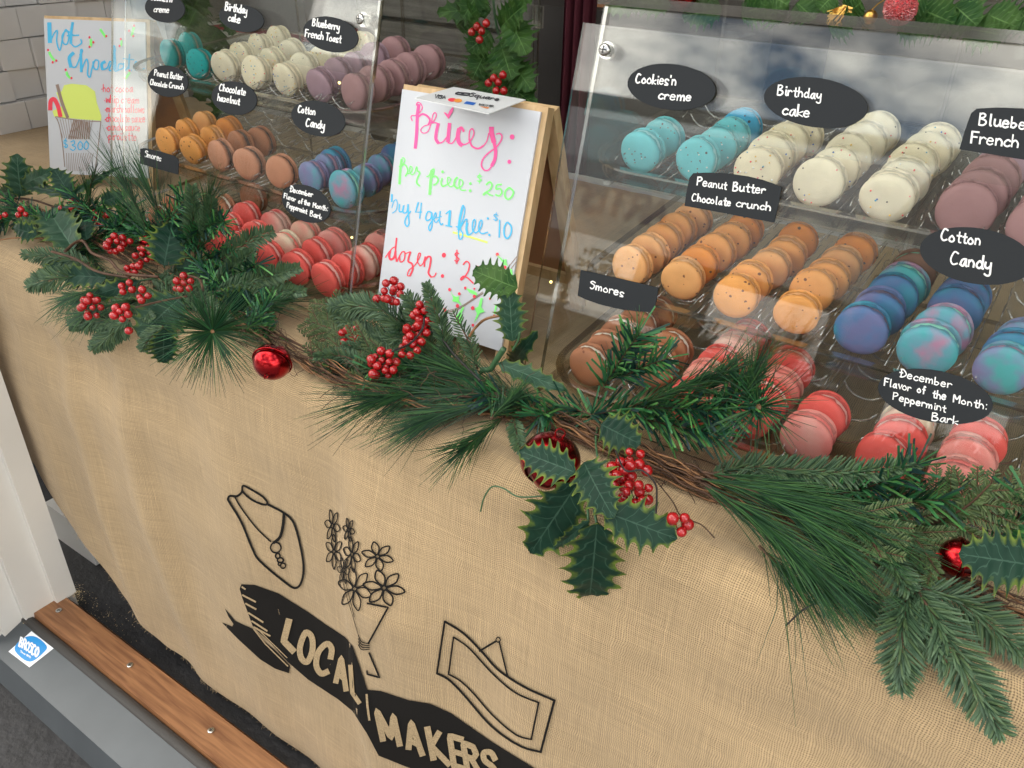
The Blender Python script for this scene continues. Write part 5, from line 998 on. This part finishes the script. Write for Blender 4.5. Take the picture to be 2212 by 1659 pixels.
fl = ('from the burst up to the crisp leaf', 'rising behind the middle berries', 'running down right to the burst', 'at the left picture edge', 'rising before the menu sign', 'fanning over the burlap at the left', 'before the lowest coral macarons', 'behind the glossy berries', 'before the smores macarons', 'over the cloth edge at the far left', 'right of the burst', 'between the pale leaf and the menu sign')
for (kd_, l_, n_), w_ in zip(fill2, fl): sp(kd_, list(l_), '%s %s' % ({'F': 'bright plastic fir spray', 'S': 'flat green spruce spray', 'L': 'long pine needle spray'}[kd_], w_), (.02, .036), ln=n_ or .065, dens=.75)
# starburst pine
def burst(p, R_, n, label, K='', lift=.035, ln=.055, back=.25, flat=1):
    c0 = G(px(K, *p), lift); t = thing('pine_burst', label, 'evergreen spray', tuple(c0), 'evergreen sprays in the garland'); cd_ = (CAM - c0).normalized(); u = cd_.orthogonal().normalized(); v = cd_.cross(u); b = MB()
    for i in range(n):
        a = random.uniform(0, 2 * PI); r = (u * math.cos(a) + v * math.sin(a) + cd_ * random.uniform(-.05, 1.1) * flat).normalized(); l = ln * random.uniform(.75, 1.1)
        b.tube([c0, c0 + r * l * .5, c0 + r * l + Vector((random.uniform(-.14, .14) * l, random.uniform(-.05, .05) * l, random.uniform(-.2, .06) * l))], [.00055, .00048, .00018], 3, 0, random.choice(NEED + NEED + FIRC[:2]))
    b.build('needles', M_NEED, t, kind='stuff'); b = MB(); b.ball(c0, .004, 8); b.build('bud', M_TWIG2, t)
burst((1475, 1235), 0, 330, 'round burst of long green pine needles left of the first red bell', 'L', .04, .074)
sp('F', c('L', (1700, 1230), (1800, 1130), (1900, 1000)), 'bright fir sprig behind the pine burst', (.025, .03), ln=.026)
sp('F', c('L', (1720, 1160), (1800, 1200), (1880, 1250)), 'short bright fir sprig just above the first red bell', (.02, .02), ln=.024)
# middle cluster
sp('S', c('M', (960, 1330), (700, 1050), (300, 1010)), 'large spruce spray arching left in the middle cluster', (.02, .05), ln=.024)
sp('S', c('M', (900, 1250), (620, 1240), (330, 1060)), 'spruce spray under the large arching one', (.02, .04), ln=.021)
sp('S', c('M', (1000, 1350), (760, 1330), (480, 1260)), 'lower spruce spray in the middle cluster', (.02, .03), ln=.02)
sp('S', c('M', (1050, 1300), (950, 1060), (870, 930)), 'upright spruce spray between the berries and the price sign', (.03, .05), ln=.020)
sp('S', c('M', (1180, 1400), (1130, 1160), (1020, 850)), 'tall spruce tip standing in front of the price sign', (.03, .055), ln=.016)
sp('C', c('M', (700, 1440), (420, 1400), (150, 1400)), 'cedar spray pointing left over the twigs', (.02, .02))
sp('C', c('M', (500, 1300), (300, 1180), (120, 1120)), 'cedar wisp at the left end of the middle cluster', (.02, .03))
sp('C', c('M', (480, 1250), (330, 1080), (260, 960)), 'light cedar wisp rising beside the left case corner', (.02, .04))
sp('C', c('M', (900, 1500), (700, 1540), (500, 1600)), 'cedar spray under the berries at the front edge', (.02, .02))
sp('S', c('M', (1400, 1480), (1330, 1270), (1215, 1055)), 'thin spruce sprig in front of the foot of the price sign', (.03, .045), ln=.015, dens=.35)
sp('F', c('M', (620, 1440), (450, 1420), (300, 1480)), 'blue green fir sprig beneath the cedar', (.015, .015), ln=.02)
sp('L', c('M', (1150, 1400), (1000, 1250), (860, 1150)), 'dark pine needles behind the big berry cluster', (.015, .02), dens=.9, ln=.05)
sp('L', [(1090, 850), (1000, 850), (930, 850)], 'long needled pine spray sweeping left below the berries', (.03, .025), dens=1.3, ln=.085, spread=.45)
sp('L', [(1080, 870), (1000, 880), (940, 900)], 'long pine needles sweeping down left over the table edge', (.025, .02), dens=1.2, ln=.085, spread=.4)
sp('L', [(1090, 900), (1040, 940), (1000, 970)], 'pine needles hanging over the edge left of the big bell', (.02, .02), dens=.7, ln=.06)
sp('L', [(1060, 905), (1085, 880), (1110, 860)], 'fine bright green pine tuft above the big red bell', (.03, .04), dens=1.0, ln=.035, spread=1.2)
sp('S', [(1110, 905), (1120, 960), (1130, 980)], 'short brown tipped sprig beside the big bell', (.02, .02), ln=.012)
sp('C', c('M', (1080, 1560), (900, 1450), (800, 1380)), 'cedar spray between the berry clusters', (.015, .02))
sp('C', c('M', (1300, 1540), (1150, 1420), (1050, 1340)), 'cedar spray behind the twigs below the price sign', (.015, .02))
more = [('S', ((900, 800), (820, 760), (740, 745)), 'spruce spray beneath the shaded berries'), ('F', ((960, 800), (880, 790), (800, 800)), 'fir spray under the lowest middle berries'), ('C', ((1020, 850), (940, 790), (880, 770)), 'cedar spray under the centre berries'), ('S', ((1050, 860), (980, 800), (940, 750)), 'spruce spray right of the centre berries'),
 ('L', ((1150, 880), (1060, 830), (980, 800)), 'dark pine needles filling the centre of the garland'), ('F', ((1180, 900), (1110, 870), (1040, 850)), 'fir spray over the twigs left of the big bell'), ('C', ((860, 750), (760, 700), (690, 680)), 'cedar spray between the first bell and the price sign'), ('S', ((820, 800), (740, 770), (680, 770)), 'low spruce spray over the twigs right of the first bell'),
 ('L', ((960, 830), (880, 850), (820, 860)), 'pine needles leaning left over the twigs'), ('F', ((1290, 900), (1220, 880), (1160, 900)), 'fir spray above the big red bell'), ('S', ((940, 790), (900, 720), (880, 650)), 'spruce spray standing behind the centre berries')]
for kd_, l_, t_ in more: sp(kd_, list(l_), t_, (.02, .035), dens=.9)
# right cluster
sp('F', c('E', (350, 840), (500, 600), (660, 370)), 'bright plastic fir branch standing up before the reddish brown macarons', (.035, .075), ln=.032, dens=1.1)
sp('F', c('E', (480, 760), (680, 670), (900, 590)), 'shiny fir branch pointing right in front of the single brown macaron', (.03, .05), ln=.028)
sp('F', c('E', (230, 1080), (600, 1020), (1000, 1020), (1350, 1040), (1640, 1000)), 'long plastic fir branch lying along the front of the right case', (.035, .05), ln=.034, dens=1.2)
sp('F', c('E', (700, 1120), (1000, 1180), (1350, 1250)), 'dark fir branch drooping below the long one', (.02, .025), ln=.032)
sp('F', c('E', (1250, 1050), (1450, 920), (1520, 760)), 'blue green fir tip rising before the coral macarons', (.04, .06), ln=.026)
sp('L', c('E', (600, 1000), (900, 900), (1200, 760)), 'thin dark pine needles fanning up before the coral macarons', (.03, .05), dens=.75, ln=.062)
sp('L', c('E', (1000, 980), (1200, 860), (1400, 720)), 'second fan of dark pine needles before the coral macarons', (.03, .06), dens=.6, ln=.06)
sp('L', c('E', (1450, 1050), (1560, 900), (1640, 760)), 'dark pine needle fan left of the pale pink macaron', (.03, .06), dens=.5, ln=.06)
burst((1690, 1010), 0, 90, 'sparse burst of dark pine needles left of the pale pink macaron', 'E', .055, .055)
sp('S', c('F', (-480, 1140), (-100, 1090), (400, 1130), (800, 1130), (1250, 1060)), 'long flat spruce branch lying before the bottom tray at the right', (.022, .026), ln=.020)
sp('S', c('F', (-300, 1170), (150, 1250), (480, 1280)), 'lower spruce branch beside the long one at the right', (.03, .03), ln=.018)
for i, (a, c1_, d1) in enumerate((((1500, 1030), (1650, 1070), (1760, 1150)), ((1510, 1040), (1620, 1110), (1720, 1200)), ((1520, 1020), (1700, 1060), (1830, 1120)))):
    sp('L', [a, c1_, d1], ('thick sweep of long pine needles hanging over the table edge at the right', 'lower sweep of long pine needles hanging on the burlap', 'upper sweep of long pine needles crossing the vine at the right')[i], (.05 - i * .006, .05), dens=1.9, ln=.095, spread=.28)
sp('L', [(1640, 1180), (1680, 1220), (1700, 1240)], 'thin pine needles hanging straight down on the burlap', (.02, .02), dens=.35, ln=.075, spread=.6, sag=2)
sp('L', [(1740, 1180), (1790, 1230), (1830, 1260)], 'pine needle tips spreading low over the burlap', (.03, .02), dens=.9, ln=.06, spread=.35, sag=1)
sp('F', c('F', (480, 1340), (900, 1250), (1290, 1060)), 'bright shiny fir branch below the marbled coral macarons', (.028, .035), ln=.030)
sp('F', c('F', (500, 1360), (1000, 1380), (1560, 1370)), 'dark green fir branch along the vine at the right', (.025, .03), ln=.034)
sp('C', c('X', (560, 480), (700, 560), (800, 720)), 'cedar spray drooping left of the third bell', (.05, .05))
sp('C', c('X', (600, 440), (900, 560), (1080, 800)), 'cedar spray reaching to the third bell', (.045, .045))
sp('C', c('X', (900, 610), (1150, 520), (1480, 380)), 'cedar spray rising to the right before the tray', (.02, .025))
sp('C', c('X', (980, 580), (1200, 480), (1330, 360)), 'small cedar wisp before the front pink macaron', (.02, .03))
sp('F', c('X', (1300, 640), (1440, 560), (1520, 420)), 'blue green fir tuft at the right picture edge', (.045, .06), ln=.03)
sp('S', c('X', (830, 700), (880, 800), (940, 880)), 'short spruce stem feeding the hanging branches', (.045, .04), ln=.018)
sp('S', c('X', (930, 870), (900, 1080), (890, 1360)), 'leftmost hanging spruce branch on the burlap', (.03, .012), ln=.024)
sp('S', c('X', (975, 880), (1130, 1130), (1380, 1570)), 'longest hanging spruce branch reaching to the lower right corner', (.035, .015), ln=.026)
sp('S', c('X', (1000, 870), (1220, 960), (1490, 1190)), 'rightmost hanging spruce branch with red stem', (.035, .02), ln=.025)
sp('S', c('X', (950, 880), (1010, 1060), (1120, 1230)), 'short hanging spruce branch between the two long ones', (.03, .015), ln=.022)
# holly
holly('large pale holly leaf with yellow spines at the upper left of the garland', [((500, 650), (290, 320), 270, (.035, .05), M_LFL)], K='L')
holly('narrow dark holly leaf beside the large pale one', [((600, 600), (580, 385), 130, (.035, .045))], K='L')
holly('crisp dark green holly leaf covering the small bell', [((1140, 775), (1200, 460), 260, (.045, .055))], [[(1160, 1000), (1150, 850), (1140, 775)]], K='L')
holly('small pale edged holly leaf right of the crisp dark one', [((1220, 790), (1410, 790), 110, (.035, .035))], K='L')
holly('broad green holly leaf hanging in front of the left berries', [((1250, 1000), (960, 1270), 300, (.035, .03), M_LFL)], [[(1150, 850), (1230, 950), (1250, 1000)]], K='L')
holly('dark holly leaf hanging lowest on the left burlap', [((1140, 1230), (1130, 1470), 190, (.025, .02))], K='L')
holly('long folded holly leaf curving down left', [((960, 885), (460, 1050), 120, (.04, .03))], [[(1100, 860), (960, 885)]], K='L')
holly('dark holly leaf lying left of the folded one', [((740, 860), (390, 840), 150, (.035, .03))], K='L')
holly('thin holly leaf pointing to the lower left over the cloth', [((480, 740), (180, 890), 70, (.03, .02))], K='L')
holly('holly leaf with yellow spines near the left berries', [((250, 560), (70, 510), 130, (.03, .03))], K='L')
holly('green holly sprig before the menu sign', [((490, 290), (40, 190), 80, (.04, .06)), ((490, 290), (370, 100), 150, (.04, .06)), ((490, 290), (795, 100), 50, (.04, .06))], [[(480, 470), (485, 370), (490, 290)]], K='L')
holly('pale holly leaves before the white box stack', [((150, 300), (110, 20), 180, (.03, .05), M_LFL), ((150, 220), (360, 120), 110, (.03, .04), M_LFL), ((130, 260), (-30, 280), 100, (.03, .03), M_LFL)], K='L')
holly('short holly leaf before the foot of the menu sign', [((700, 340), (860, 280), 110, (.035, .045))], K='L')
holly('dark shaded holly leaf right of the pine burst', [((1540, 1090), (1770, 960), 190, (.035, .035))], K='L')
holly('glossy green holly leaf covering the dozen price', [((1520, 1080), (1010, 880), 330, (.05, .085), M_LFG)], [[(1480, 1760), (1540, 1650), (1560, 1560)]], K='K')
holly('pale veined holly leaf beside the foot of the price sign', [((1480, 1660), (1440, 1040), 270, (.04, .075), M_LFL)], K='K')
holly('long holly leaf pointing right below the right case corner', [((1560, 1440), (2060, 1640), 130, (.03, .03), M_LFL)], [[(1420, 1520), (1500, 1470), (1560, 1440)]], K='M')
holly('shaded holly leaf behind the price sign leg', [((1640, 1470), (1790, 1270), 120, (.01, .03))], K='M')
holly('dark holly leaf with bright spines below the fir branch', [((850, 400), (1090, 520), 215, (.05, .045))], [[(830, 600), (820, 500), (830, 420)]], K='W')
holly('holly leaf with yellow edges lying across the big red bell', [((690, 690), (350, 560), 205, (.10, .095))], K='W')
hv = [[(840, 1100), (825, 1000), (810, 920)], [(700, 690), (740, 650)], [(720, 730), (650, 800)]]
holly('spiny holly leaf at the centre of the hanging sprig', [((740, 620), (910, 950), 225, (.06, .05))], [hv[1]], K='W')
holly('broad holly leaf hanging left below the big bell', [((710, 760), (410, 1200), 300, (.045, .02))], [hv[2]], K='W')
holly('lowest hanging holly leaf on the burlap with yellow spines', [((828, 1010), (776, 1545), 315, (.035, .012))], [hv[0]], K='W')
holly('holly leaf pointing right over the berries', [((870, 930), (1320, 1100), 250, (.045, .03))], K='W')
holly('narrow folded holly leaf between the two hanging ones', [((775, 990), (540, 1180), 65, (.03, .02))], [[(770, 900), (775, 990)]], K='W')
holly('dark holly leaf with yellow edge at the right picture edge', [((1560, 760), (1180, 700), 255, (.08, .08))], K='X')
# berries
M_BERRY = mat('red_berry', (.38, .007, .009), .22, coat=.6, var=(140, .25))
b = MB(); b.ball((0, 0, 0), .0052, 12); b.ball((0, 0, .0050), .0009, 6); me_b = b.mesh('berry', [M_BERRY], True)
def berries(p, n, spx, label, K='', lift=.04, rad=1., elong=(1, 1)):
    c0 = G(px(K, *p), lift); t = thing('berry_cluster', label, 'berries', tuple(c0), 'red berry clusters in the garland'); pl = []
    dist = (c0 - CAM).dot(fwd); s_ = spx * CR[K][2] / FPX * dist; cd_ = (CAM - c0).normalized(); u = right; v = -down; tries = 0
    while len(pl) < n and tries < 4000:
        tries += 1; a = random.uniform(0, 6.28); r = math.sqrt(random.random()); q = c0 + u * math.cos(a) * r * s_ * elong[0] + v * math.sin(a) * r * s_ * elong[1] + cd_ * random.uniform(-.5, .5) * s_ * .8
        if all((q - k).length > .0088 * rad for k in pl): pl.append(q)
    for q in pl: o = put('berry', me_b, t); o.location = q - c0; o.scale = (rad * random.uniform(.74, 1.14),) * 3; o.rotation_euler = (random.uniform(-1.5, 1.5), random.uniform(-1.5, 1.5), 0)
    root = c0 - cd_ * .012 - v * s_ * .6; b = MB()
    for q in pl: b.tube([root, root.lerp(q, .6) - cd_ * .004, q], .0005, 4)
    b.build('stem', M_WIRE, t)
for a in (((700, 440), 8, 55, 'berries left of the starry fir, above the crisp leaf'), ((790, 620), 8, 62, 'berries in the middle of the left cluster, left of the small bell'), ((870, 600), 4, 35, 'four berries at the top of the left cluster centre'), ((1000, 695), 10, 75, 'berries just left of the crisp dark holly leaf'), ((925, 800), 6, 45, 'berries above the folded holly leaf'), ((880, 925), 5, 45, 'berries just under the folded holly leaf'), ((1270, 905), 7, 60, 'glossy berry cluster alone in the dark spruce, left'), ((630, 1060), 12, 78, 'lowest left berry cluster hanging over the burlap'), ((845, 1110), 8, 55, 'berries left of the broad hanging holly leaf'), ((885, 1215), 2, 18, 'two berries below the broad holly leaf'), ((990, 990), 4, 50, 'berries above the broad hanging holly leaf'), ((155, 415), 4, 30, 'berries at the far left under the pale leaf'), ((520, 345), 5, 40, 'berries below the green sprig before the menu sign'), ((425, 385), 1, 5, 'single red berry near the large pale leaf'), ((15, 430), 3, 25, 'berries cut by the left picture edge')):
    berries(a[0], a[1], a[2], 'red ' + a[3], 'L', .05)
berries((770, 905), 11, 85, 'large red berry cluster in front of the price sign left corner', 'M', .075); berries((640, 970), 4, 35, 'small berries hanging left of the large cluster at the price sign', 'M', .06)
berries((1010, 1075), 17, 95, 'large red berry cluster in the centre before the price sign', 'M', .07); berries((940, 1220), 12, 88, 'red berries just beneath the centre cluster', 'M', .065, elong=(1, .8)); berries((890, 1340), 8, 65, 'red berries trailing below the centre', 'M', .055)
berries((455, 1240), 8, 75, 'shaded red berries among the spruce left of centre', 'M', .035); berries((690, 1440), 16, 105, 'lowest red berry cluster of the middle, over the twigs', 'M', .05)
berries((1050, 610), 8, 50, 'red berries hanging under the dark holly leaf, right cluster', 'W', .045); berries((985, 710), 12, 85, 'red berries at the heart of the right cluster', 'W', .04); berries((1060, 820), 12, 90, 'red berries above the right pointing holly leaf', 'W', .04, elong=(1.1, .8)); berries((1130, 665), 4, 35, 'small group of berries right of the right cluster', 'W', .04); berries((1325, 1015), 7, 62, 'berries beyond the tip of the right pointing holly leaf', 'W', .035)
wire([(120, 930), (140, 850), (190, 780), (260, 790), (350, 840), (500, 835)], .0009, M_STEM, 'W', .012, 'curled green wire end on the burlap left of the big bell')
wire([(940, 560), (1000, 680), (1100, 680), (1180, 760), (1190, 860), (1185, 940)], .0009, M_WIRE, 'W', .06, 'black wire looping over the right berries')
wire([(1150, 700), (1280, 860), (1340, 960), (1460, 1010), (1540, 1090)], .0007, M_TWIG, 'W', .012, 'thin dark twig running down right of the berries')
wire([(1000, 1100), (990, 1180), (900, 1290), (760, 1350)], .0012, M_WIRE, 'M', .09, 'black wire stem over the centre berries'); wire([(1000, 1180), (1120, 1240), (1220, 1370), (1330, 1480), (1420, 1570)], .0013, M_WIRE, 'M', .05, 'black wire stem running right from the centre berries')
wire([(1340, 1240), (1380, 1180), (1460, 1110), (1600, 1080)], .0016, M_TWIG2, 'M', .08, 'brown twig arching in front of the price sign'); wire([(335, 1050), (440, 960), (560, 935), (820, 950)], .0008, M_WIRE, 'X', .012, 'bent dark wire lying on the burlap at the right')
wire([(450, 680), (520, 620), (580, 610), (640, 690), (760, 740), (860, 830), (1100, 855)], .0022, M_TWIG, 'L', .055, 'woody brown twig over the left cluster'); wire([(360, 680), (520, 730), (680, 820), (900, 860)], .002, M_TWIG, 'L', .05, 'second woody twig over the left cluster'); wire([(1260, 840), (1380, 870), (1410, 950)], .0018, M_TWIG, 'L', .05, 'short woody twig above the glossy berries')
wire([(0, 600), (120, 585), (300, 590)], .0012, M_TWIG2, 'L', .02, 'orange brown twig at the left end of the garland'); wire([(940, 1070), (1100, 1030), (1300, 990)], .0014, M_TWIG, 'L', .06, 'twig crossing the broad holly leaf'); wire([(0, 330), (120, 310), (260, 330), (420, 390)], .0018, M_TWIG, 'L', .04, 'woody twig at the upper left of the garland')
wire([(1430, 1490), (1500, 1480), (1540, 1420), (1600, 1330)], .0035, M_STEM, 'M', .03, 'thick green holly stem beside the price sign foot'); wire([(1180, 400), (1290, 300), (1500, 300), (1660, 330)], .001, M_TWIG2, 'M', .0, 'hidden twig'[:0] + 'curved brown twig on the table')
# jingle bells
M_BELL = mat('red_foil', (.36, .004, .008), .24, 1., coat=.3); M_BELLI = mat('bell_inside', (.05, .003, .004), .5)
def bell(p, rpx, label, K='', lift=.05, tilt=(.4, .2, .3)):
    c0 = G(px(K, *p), lift); dist = (c0 - CAM).dot(fwd); r = rpx * CR[K][2] / FPX * dist; t = thing('jingle_bell', label, 'bell', tuple(c0), 'red jingle bells in the garland'); Rm = Matrix.Rotation(tilt[0], 3, 'X') @ Matrix.Rotation(tilt[1], 3, 'Y') @ Matrix.Rotation(tilt[2], 3, 'Z')
    Mx = Matrix.Translation(c0) @ Rm.to_4x4()
    prof = [(r * math.sin(PI * i / 24), r * math.cos(PI * i / 24) * .96) for i in range(0, 12)]; b = MB(); b.lathe(prof, 40, 0, Mx); b.build('cap', M_BELL, t, smooth=True)
    for k in range(4):                          # four petals closing round the slots
        b = MB(); vs = []; 
        for i in range(13):
            th_ = PI * (.47 + .47 * i / 12); wd_ = PI / 4 * (1 - .10 - .28 * math.sin(PI * min(1, i / 12) * .9) ** 2)
            for j in range(9):
                a = k * PI / 2 + wd_ * (j / 4 - 1); rr = r * (1.012 - .05 * (abs(j / 4 - 1) ** 3)); vs.append(Mx @ Vector((rr * math.sin(th_) * math.cos(a), rr * math.sin(th_) * math.sin(a), rr * math.cos(th_) * .96)))
        b.add(vs, [(i * 9 + j, (i + 1) * 9 + j, (i + 1) * 9 + j + 1, i * 9 + j + 1) for i in range(12) for j in range(8)]); b.build('petal', M_BELL, t, smooth=True)
    b = MB(); b.tube([Mx @ Vector((1.03 * r * math.cos(a), 1.03 * r * math.sin(a), 0)) for a in [2 * PI * i / 40 for i in range(41)]], r * .045, 6); b.build('rim_band', M_BELL, t, smooth=True)
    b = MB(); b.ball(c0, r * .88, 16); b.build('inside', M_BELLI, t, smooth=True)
    b = MB(); b.tube([Mx @ Vector((.16 * r * math.cos(a), 0, r * 1.05 + .16 * r * math.sin(a))) for a in [2 * PI * i / 12 for i in range(13)]], r * .03, 5); b.build('hanger', M_BELL, t)
bell((1890, 1445), 132, 'small red jingle bell hanging left of the middle cluster', 'L', .045, (1.9, .5, .4))
bell((545, 620), 185, 'large red foil jingle bell behind the holly leaf', 'W', .045, (-.25, .15, .5))
bell((1175, 720), 95, 'red jingle bell partly hidden by holly at the right', 'X', .05, (1.5, -1.2, .7))
bell((1030, 610), 62, 'small red bell peeping out from behind the crisp holly leaf', 'L', .03, (.3, .2, .2))
# ------------------------------------------------------------------ upper holly garlands inside the booth
def hang(y): return lambda p, l: ony(p, y - l)
def cluster(label, y, items, K='', m=M_LFG):
    holly(label, [(a, b_, w_, (0, .03), m) for a, b_, w_ in items], K=K, surf=hang(y), group='holly leaves hanging inside the booth')
cluster('hanging holly garland with green leaves above the price sign', 1.02, [((1060, 20), (940, 25), 45), ((1040, -30), (1000, 40), 60), ((1080, 60), (1130, 10), 60), ((1100, 40), (1135, 110), 70), ((1060, 70), (1010, 110), 60), ((1080, 90), (1105, 170), 75), ((1050, 110), (1020, 170), 60), ((1070, 150), (1060, 215), 75), ((1090, 180), (1155, 225), 55), ((1110, 140), (1145, 190), 60), ((1100, 5), (1150, -20), 50), ((985, 60), (1030, 20), 60)])
b = MB(); b.tube(smooth([tuple(ony(p, 1.03)) for p in ((1060, -60), (1070, 40), (1085, 120), (1080, 230))], 5), .002, 5); b.build('hanging_vine', M_STEM, label='green stem of the hanging holly garland above the price sign', cat='stem')
def berr2(p, y, n, label, K='U'):
    c0 = ony(px(K, *p), y); t = thing('berry_cluster', label, 'berries', tuple(c0), 'red berries hanging inside the booth')
    for i in range(n): a = i * 2.4; o = put('berry', me_b, t, loc=(.0075 * math.cos(a) * math.sqrt(i), -.003 * (i % 3), .0075 * math.sin(a) * math.sqrt(i))); o.scale = (1.1,) * 3
berr2((30, 250), .985, 5, 'red berries on the upper part of the hanging holly'); berr2((165, 665), .98, 6, 'red berries on the lower part of the hanging holly')
cluster('green holly leaves behind the cyan macarons of the left case', 1.22, [((430, 10), (400, 70), 70), ((470, 60), (440, 120), 70), ((420, 90), (380, 70), 50), ((450, 130), (430, 220), 60), ((490, 20), (500, 70), 40), ((410, 30), (440, -20), 60), ((500, 180), (470, 260), 70), ((450, 240), (480, 300), 50)])
top_ = lambda p, l: ony(p, .85 - l)
tl = [((1450, 10), (1350, 5), 45), ((1400, 0), (1300, 20), 40), ((1560, 20), (1470, 35), 55), ((1600, 30), (1660, 10), 60), ((1700, 35), (1640, 5), 60), ((1720, 5), (1760, 40), 60), ((1830, 30), (1860, 5), 80), ((1790, 60), (1850, 40), 60), ((1990, 20), (2060, 50), 90), ((2060, 10), (2110, 55), 85), ((2130, 30), (2200, 60), 80), ((2080, 60), (2170, 75), 70), ((2200, 20), (2240, 70), 70), ((1940, 50), (2010, 65), 60), ((1650, -20), (1700, 10), 70), ((1800, -10), (1770, 20), 60), ((2000, -10), (1960, 20), 70)]
holly('green holly leaves lying on top of the right display case', [(a, b_, w_, (.01, .02), M_LFG) for a, b_, w_ in tl], surf=top_, group='decorations on top of the right case')
M_GOLD = mat('gold_ornament', (.80, .48, .12), .28, 1., bump=(500, .3, .0006)); M_GLIT = mat('sugared_red', (.45, .015, .02), .35, bump=(900, 1., .002), var=(500, .9), coat=.6)
def orn(p, rpx, m, nm, label, lift=.02, cap=True):
    c0 = top_(p, lift); dist = (c0 - CAM).dot(fwd); r = rpx / FPX * dist; t = thing(nm, label, 'ornament', tuple(c0)); b = MB()
    b.ball(c0, r, 20 if m is not M_GLIT else 28); b.build('ball', m, t, smooth=True); b = MB(); b.tube([c0 + Vector((0, 0, r)), c0 + Vector((.004, 0, r * 1.8)), c0 + Vector((.012, 0, r * 2.8))], .0006, 5); b.build('wire', M_GOLD, t)
    if m is M_GLIT:
        b = MB()
        for i in range(1100):
            v = Vector((random.gauss(0, 1), random.gauss(0, 1), random.gauss(0, 1))).normalized(); q = c0 + v * r * 1.0; s_ = random.uniform(.0004, .0009); u = v.orthogonal().normalized() * s_; w2 = v.cross(u).normalized() * s_; b.add([q - u - w2, q + u - w2, q + u + w2, q - u + w2, q + v * s_ * 1.6], [(0, 1, 4), (1, 2, 4), (2, 3, 4), (3, 0, 4)])
        b.build('sugar_crystals', M_CRY, t, kind='stuff')
M_CRY = mat('sugar_crystal', (.45, .10, .10), .15, spec=.8)
orn((1880, 37), 15, M_GOLD, 'gold_ball', 'small gold ball ornament on top of the right case'); orn((1945, 18), 33, M_GLIT, 'sugared_ball', 'red sugared ball ornament beside the gold ball', .03)
c0 = top_((1476, -20), .02); b = MB(); b.ball(c0, .0165, 20); b.build('red_ball', M_BELL, smooth=True, label='shiny red ball at the top edge above the right case', cat='ornament')
b = MB()
for i in range(34):
    a = top_((1835 + random.uniform(-8, 8), 30 + random.uniform(-14, 14)), .015); e = top_((1835 - random.uniform(20, 50), 30 + random.uniform(-8, 26)), .02); b.tube([a, a.lerp(e, .5) + Vector((0, 0, .006)), e], .00055, 3)
b.build('gold_tinsel', M_GOLD, label='thin strands of gold tinsel left of the gold ball', cat='tinsel', kind='stuff')
# tiny fairy lights
M_GLOW = mat('fairy_light', (1, .7, .2), .3); M_GLOW.node_tree.nodes['Principled BSDF'].inputs['Emission Color'].default_value = (1, .75, .25, 1); M_GLOW.node_tree.nodes['Principled BSDF'].inputs['Emission Strength'].default_value = 1.6
for p, y, l in (((1190, 609), .80, 'tiny yellow fairy light behind the price sign'), ((760, 513), .80, 'tiny yellow fairy light in the left case'), ((733, 179), .79, 'tiny yellow light glinting among the mauve macarons')):
    q = ony(p, y); b = MB(); b.ball(q, .0019, 8); b.build('fairy_light', M_GLOW, smooth=True, label=l, cat='light')
# ------------------------------------------------------------------ the other side of the lane, seen only in the acrylic
M_TENT = mat('tent_canvas', (.26, .27, .28), .8); M_NAVY = mat('navy_letters', (.02, .025, .10), .6); M_POST = mat('poster_paper', (.75, .75, .73), .7); M_FAC = mat('street_front', (.075, .068, .06), .85, var=(.4, .3)); M_TEXT = mat('poster_text', (.22, .16, .10), .8)
b = MB(); b.box((-14, -9.6, -.03), (10, -8.2, 3.6)); b.build('street_building', M_FAC, label='dark low building across the lane behind the photographer', cat='building')
tt = thing('market_tent', 'grey market tent across the lane with dark blue lettering', 'tent', (-2.6, -4.2, -.03))
b = MB(); b.box((-4.4, -4.25, 1.42), (-.9, -4.21, 1.98)); b.build('valance', M_TENT, tt)
b = MB(); b.prism([Vector((-4.4, -4.25, 1.99)), Vector((-.9, -4.25, 1.99)), Vector((-.9, -5.6, 2.7)), Vector((-4.4, -5.6, 2.7))], Vector((0, 0, .02))); b.build('canopy', M_TENT, tt)
for x in (-4.35, -.95): b = MB(); b.box((x - .03, -4.3, -.03), (x + .03, -4.252, 1.985)); b.build('pole', M_STEEL, tt)
b = MB()
write(b, 'ARTIST', (-2.37, 1.54), (-3.24, 1.54), .19, lambda p, o: Vector((p[0], -4.205 + o, 1.58 + (1.58 - p[1]))), 0, .026); b.build('lettering', M_NAVY, tt)
b = MB(); b.box((-3.5, -4.45, .85), (-.9, -3.8, .9)); b.build('sales_table', M_POST, label='white stall table across the lane', cat='table')
po = thing('poster', 'white poster standing on the stall table across the lane', 'poster', (-2.6, -4.1, .901)); b = MB(); b.box((-3.02, -4.1, .901), (-2.42, -4.09, 1.42)); b.build('sheet', M_POST, po)
b = MB(); pf = lambda p, o: Vector((p[0], -4.088 + o, 1.0 - p[1]))
write(b, 'BETH', (-2.62, -.28), (-2.86, -.28), .05, pf, 0, .007); write(b, 'LEBLANC', (-2.56, -.19), (-2.90, -.19), .05, pf, 0, .007); write(b, 'PHOTOGRAPHY', (-2.48, -.10), (-2.98, -.10), .05, pf, 0, .007); b.build('lettering', M_TEXT, po)
for i, (x0, x1, z0, z1) in enumerate(((-1.75, -1.0, .901, 1.30), (-.55, .1, .45, 1.0), (.5, 1.4, .5, 1.2))):  # white boards added out of view to give pale reflections in the acrylic
    b = MB(); b.box((x0, -3.9 - i * .2, z0), (x1, -3.88 - i * .2, z1)); b.build('reflection_board', M_POST, label='plain white board added for reflections across the lane, number by width ' .replace('number by width ', ('propped on the stall table', 'standing low right of the table', 'standing at the far right')[i]), cat='board')
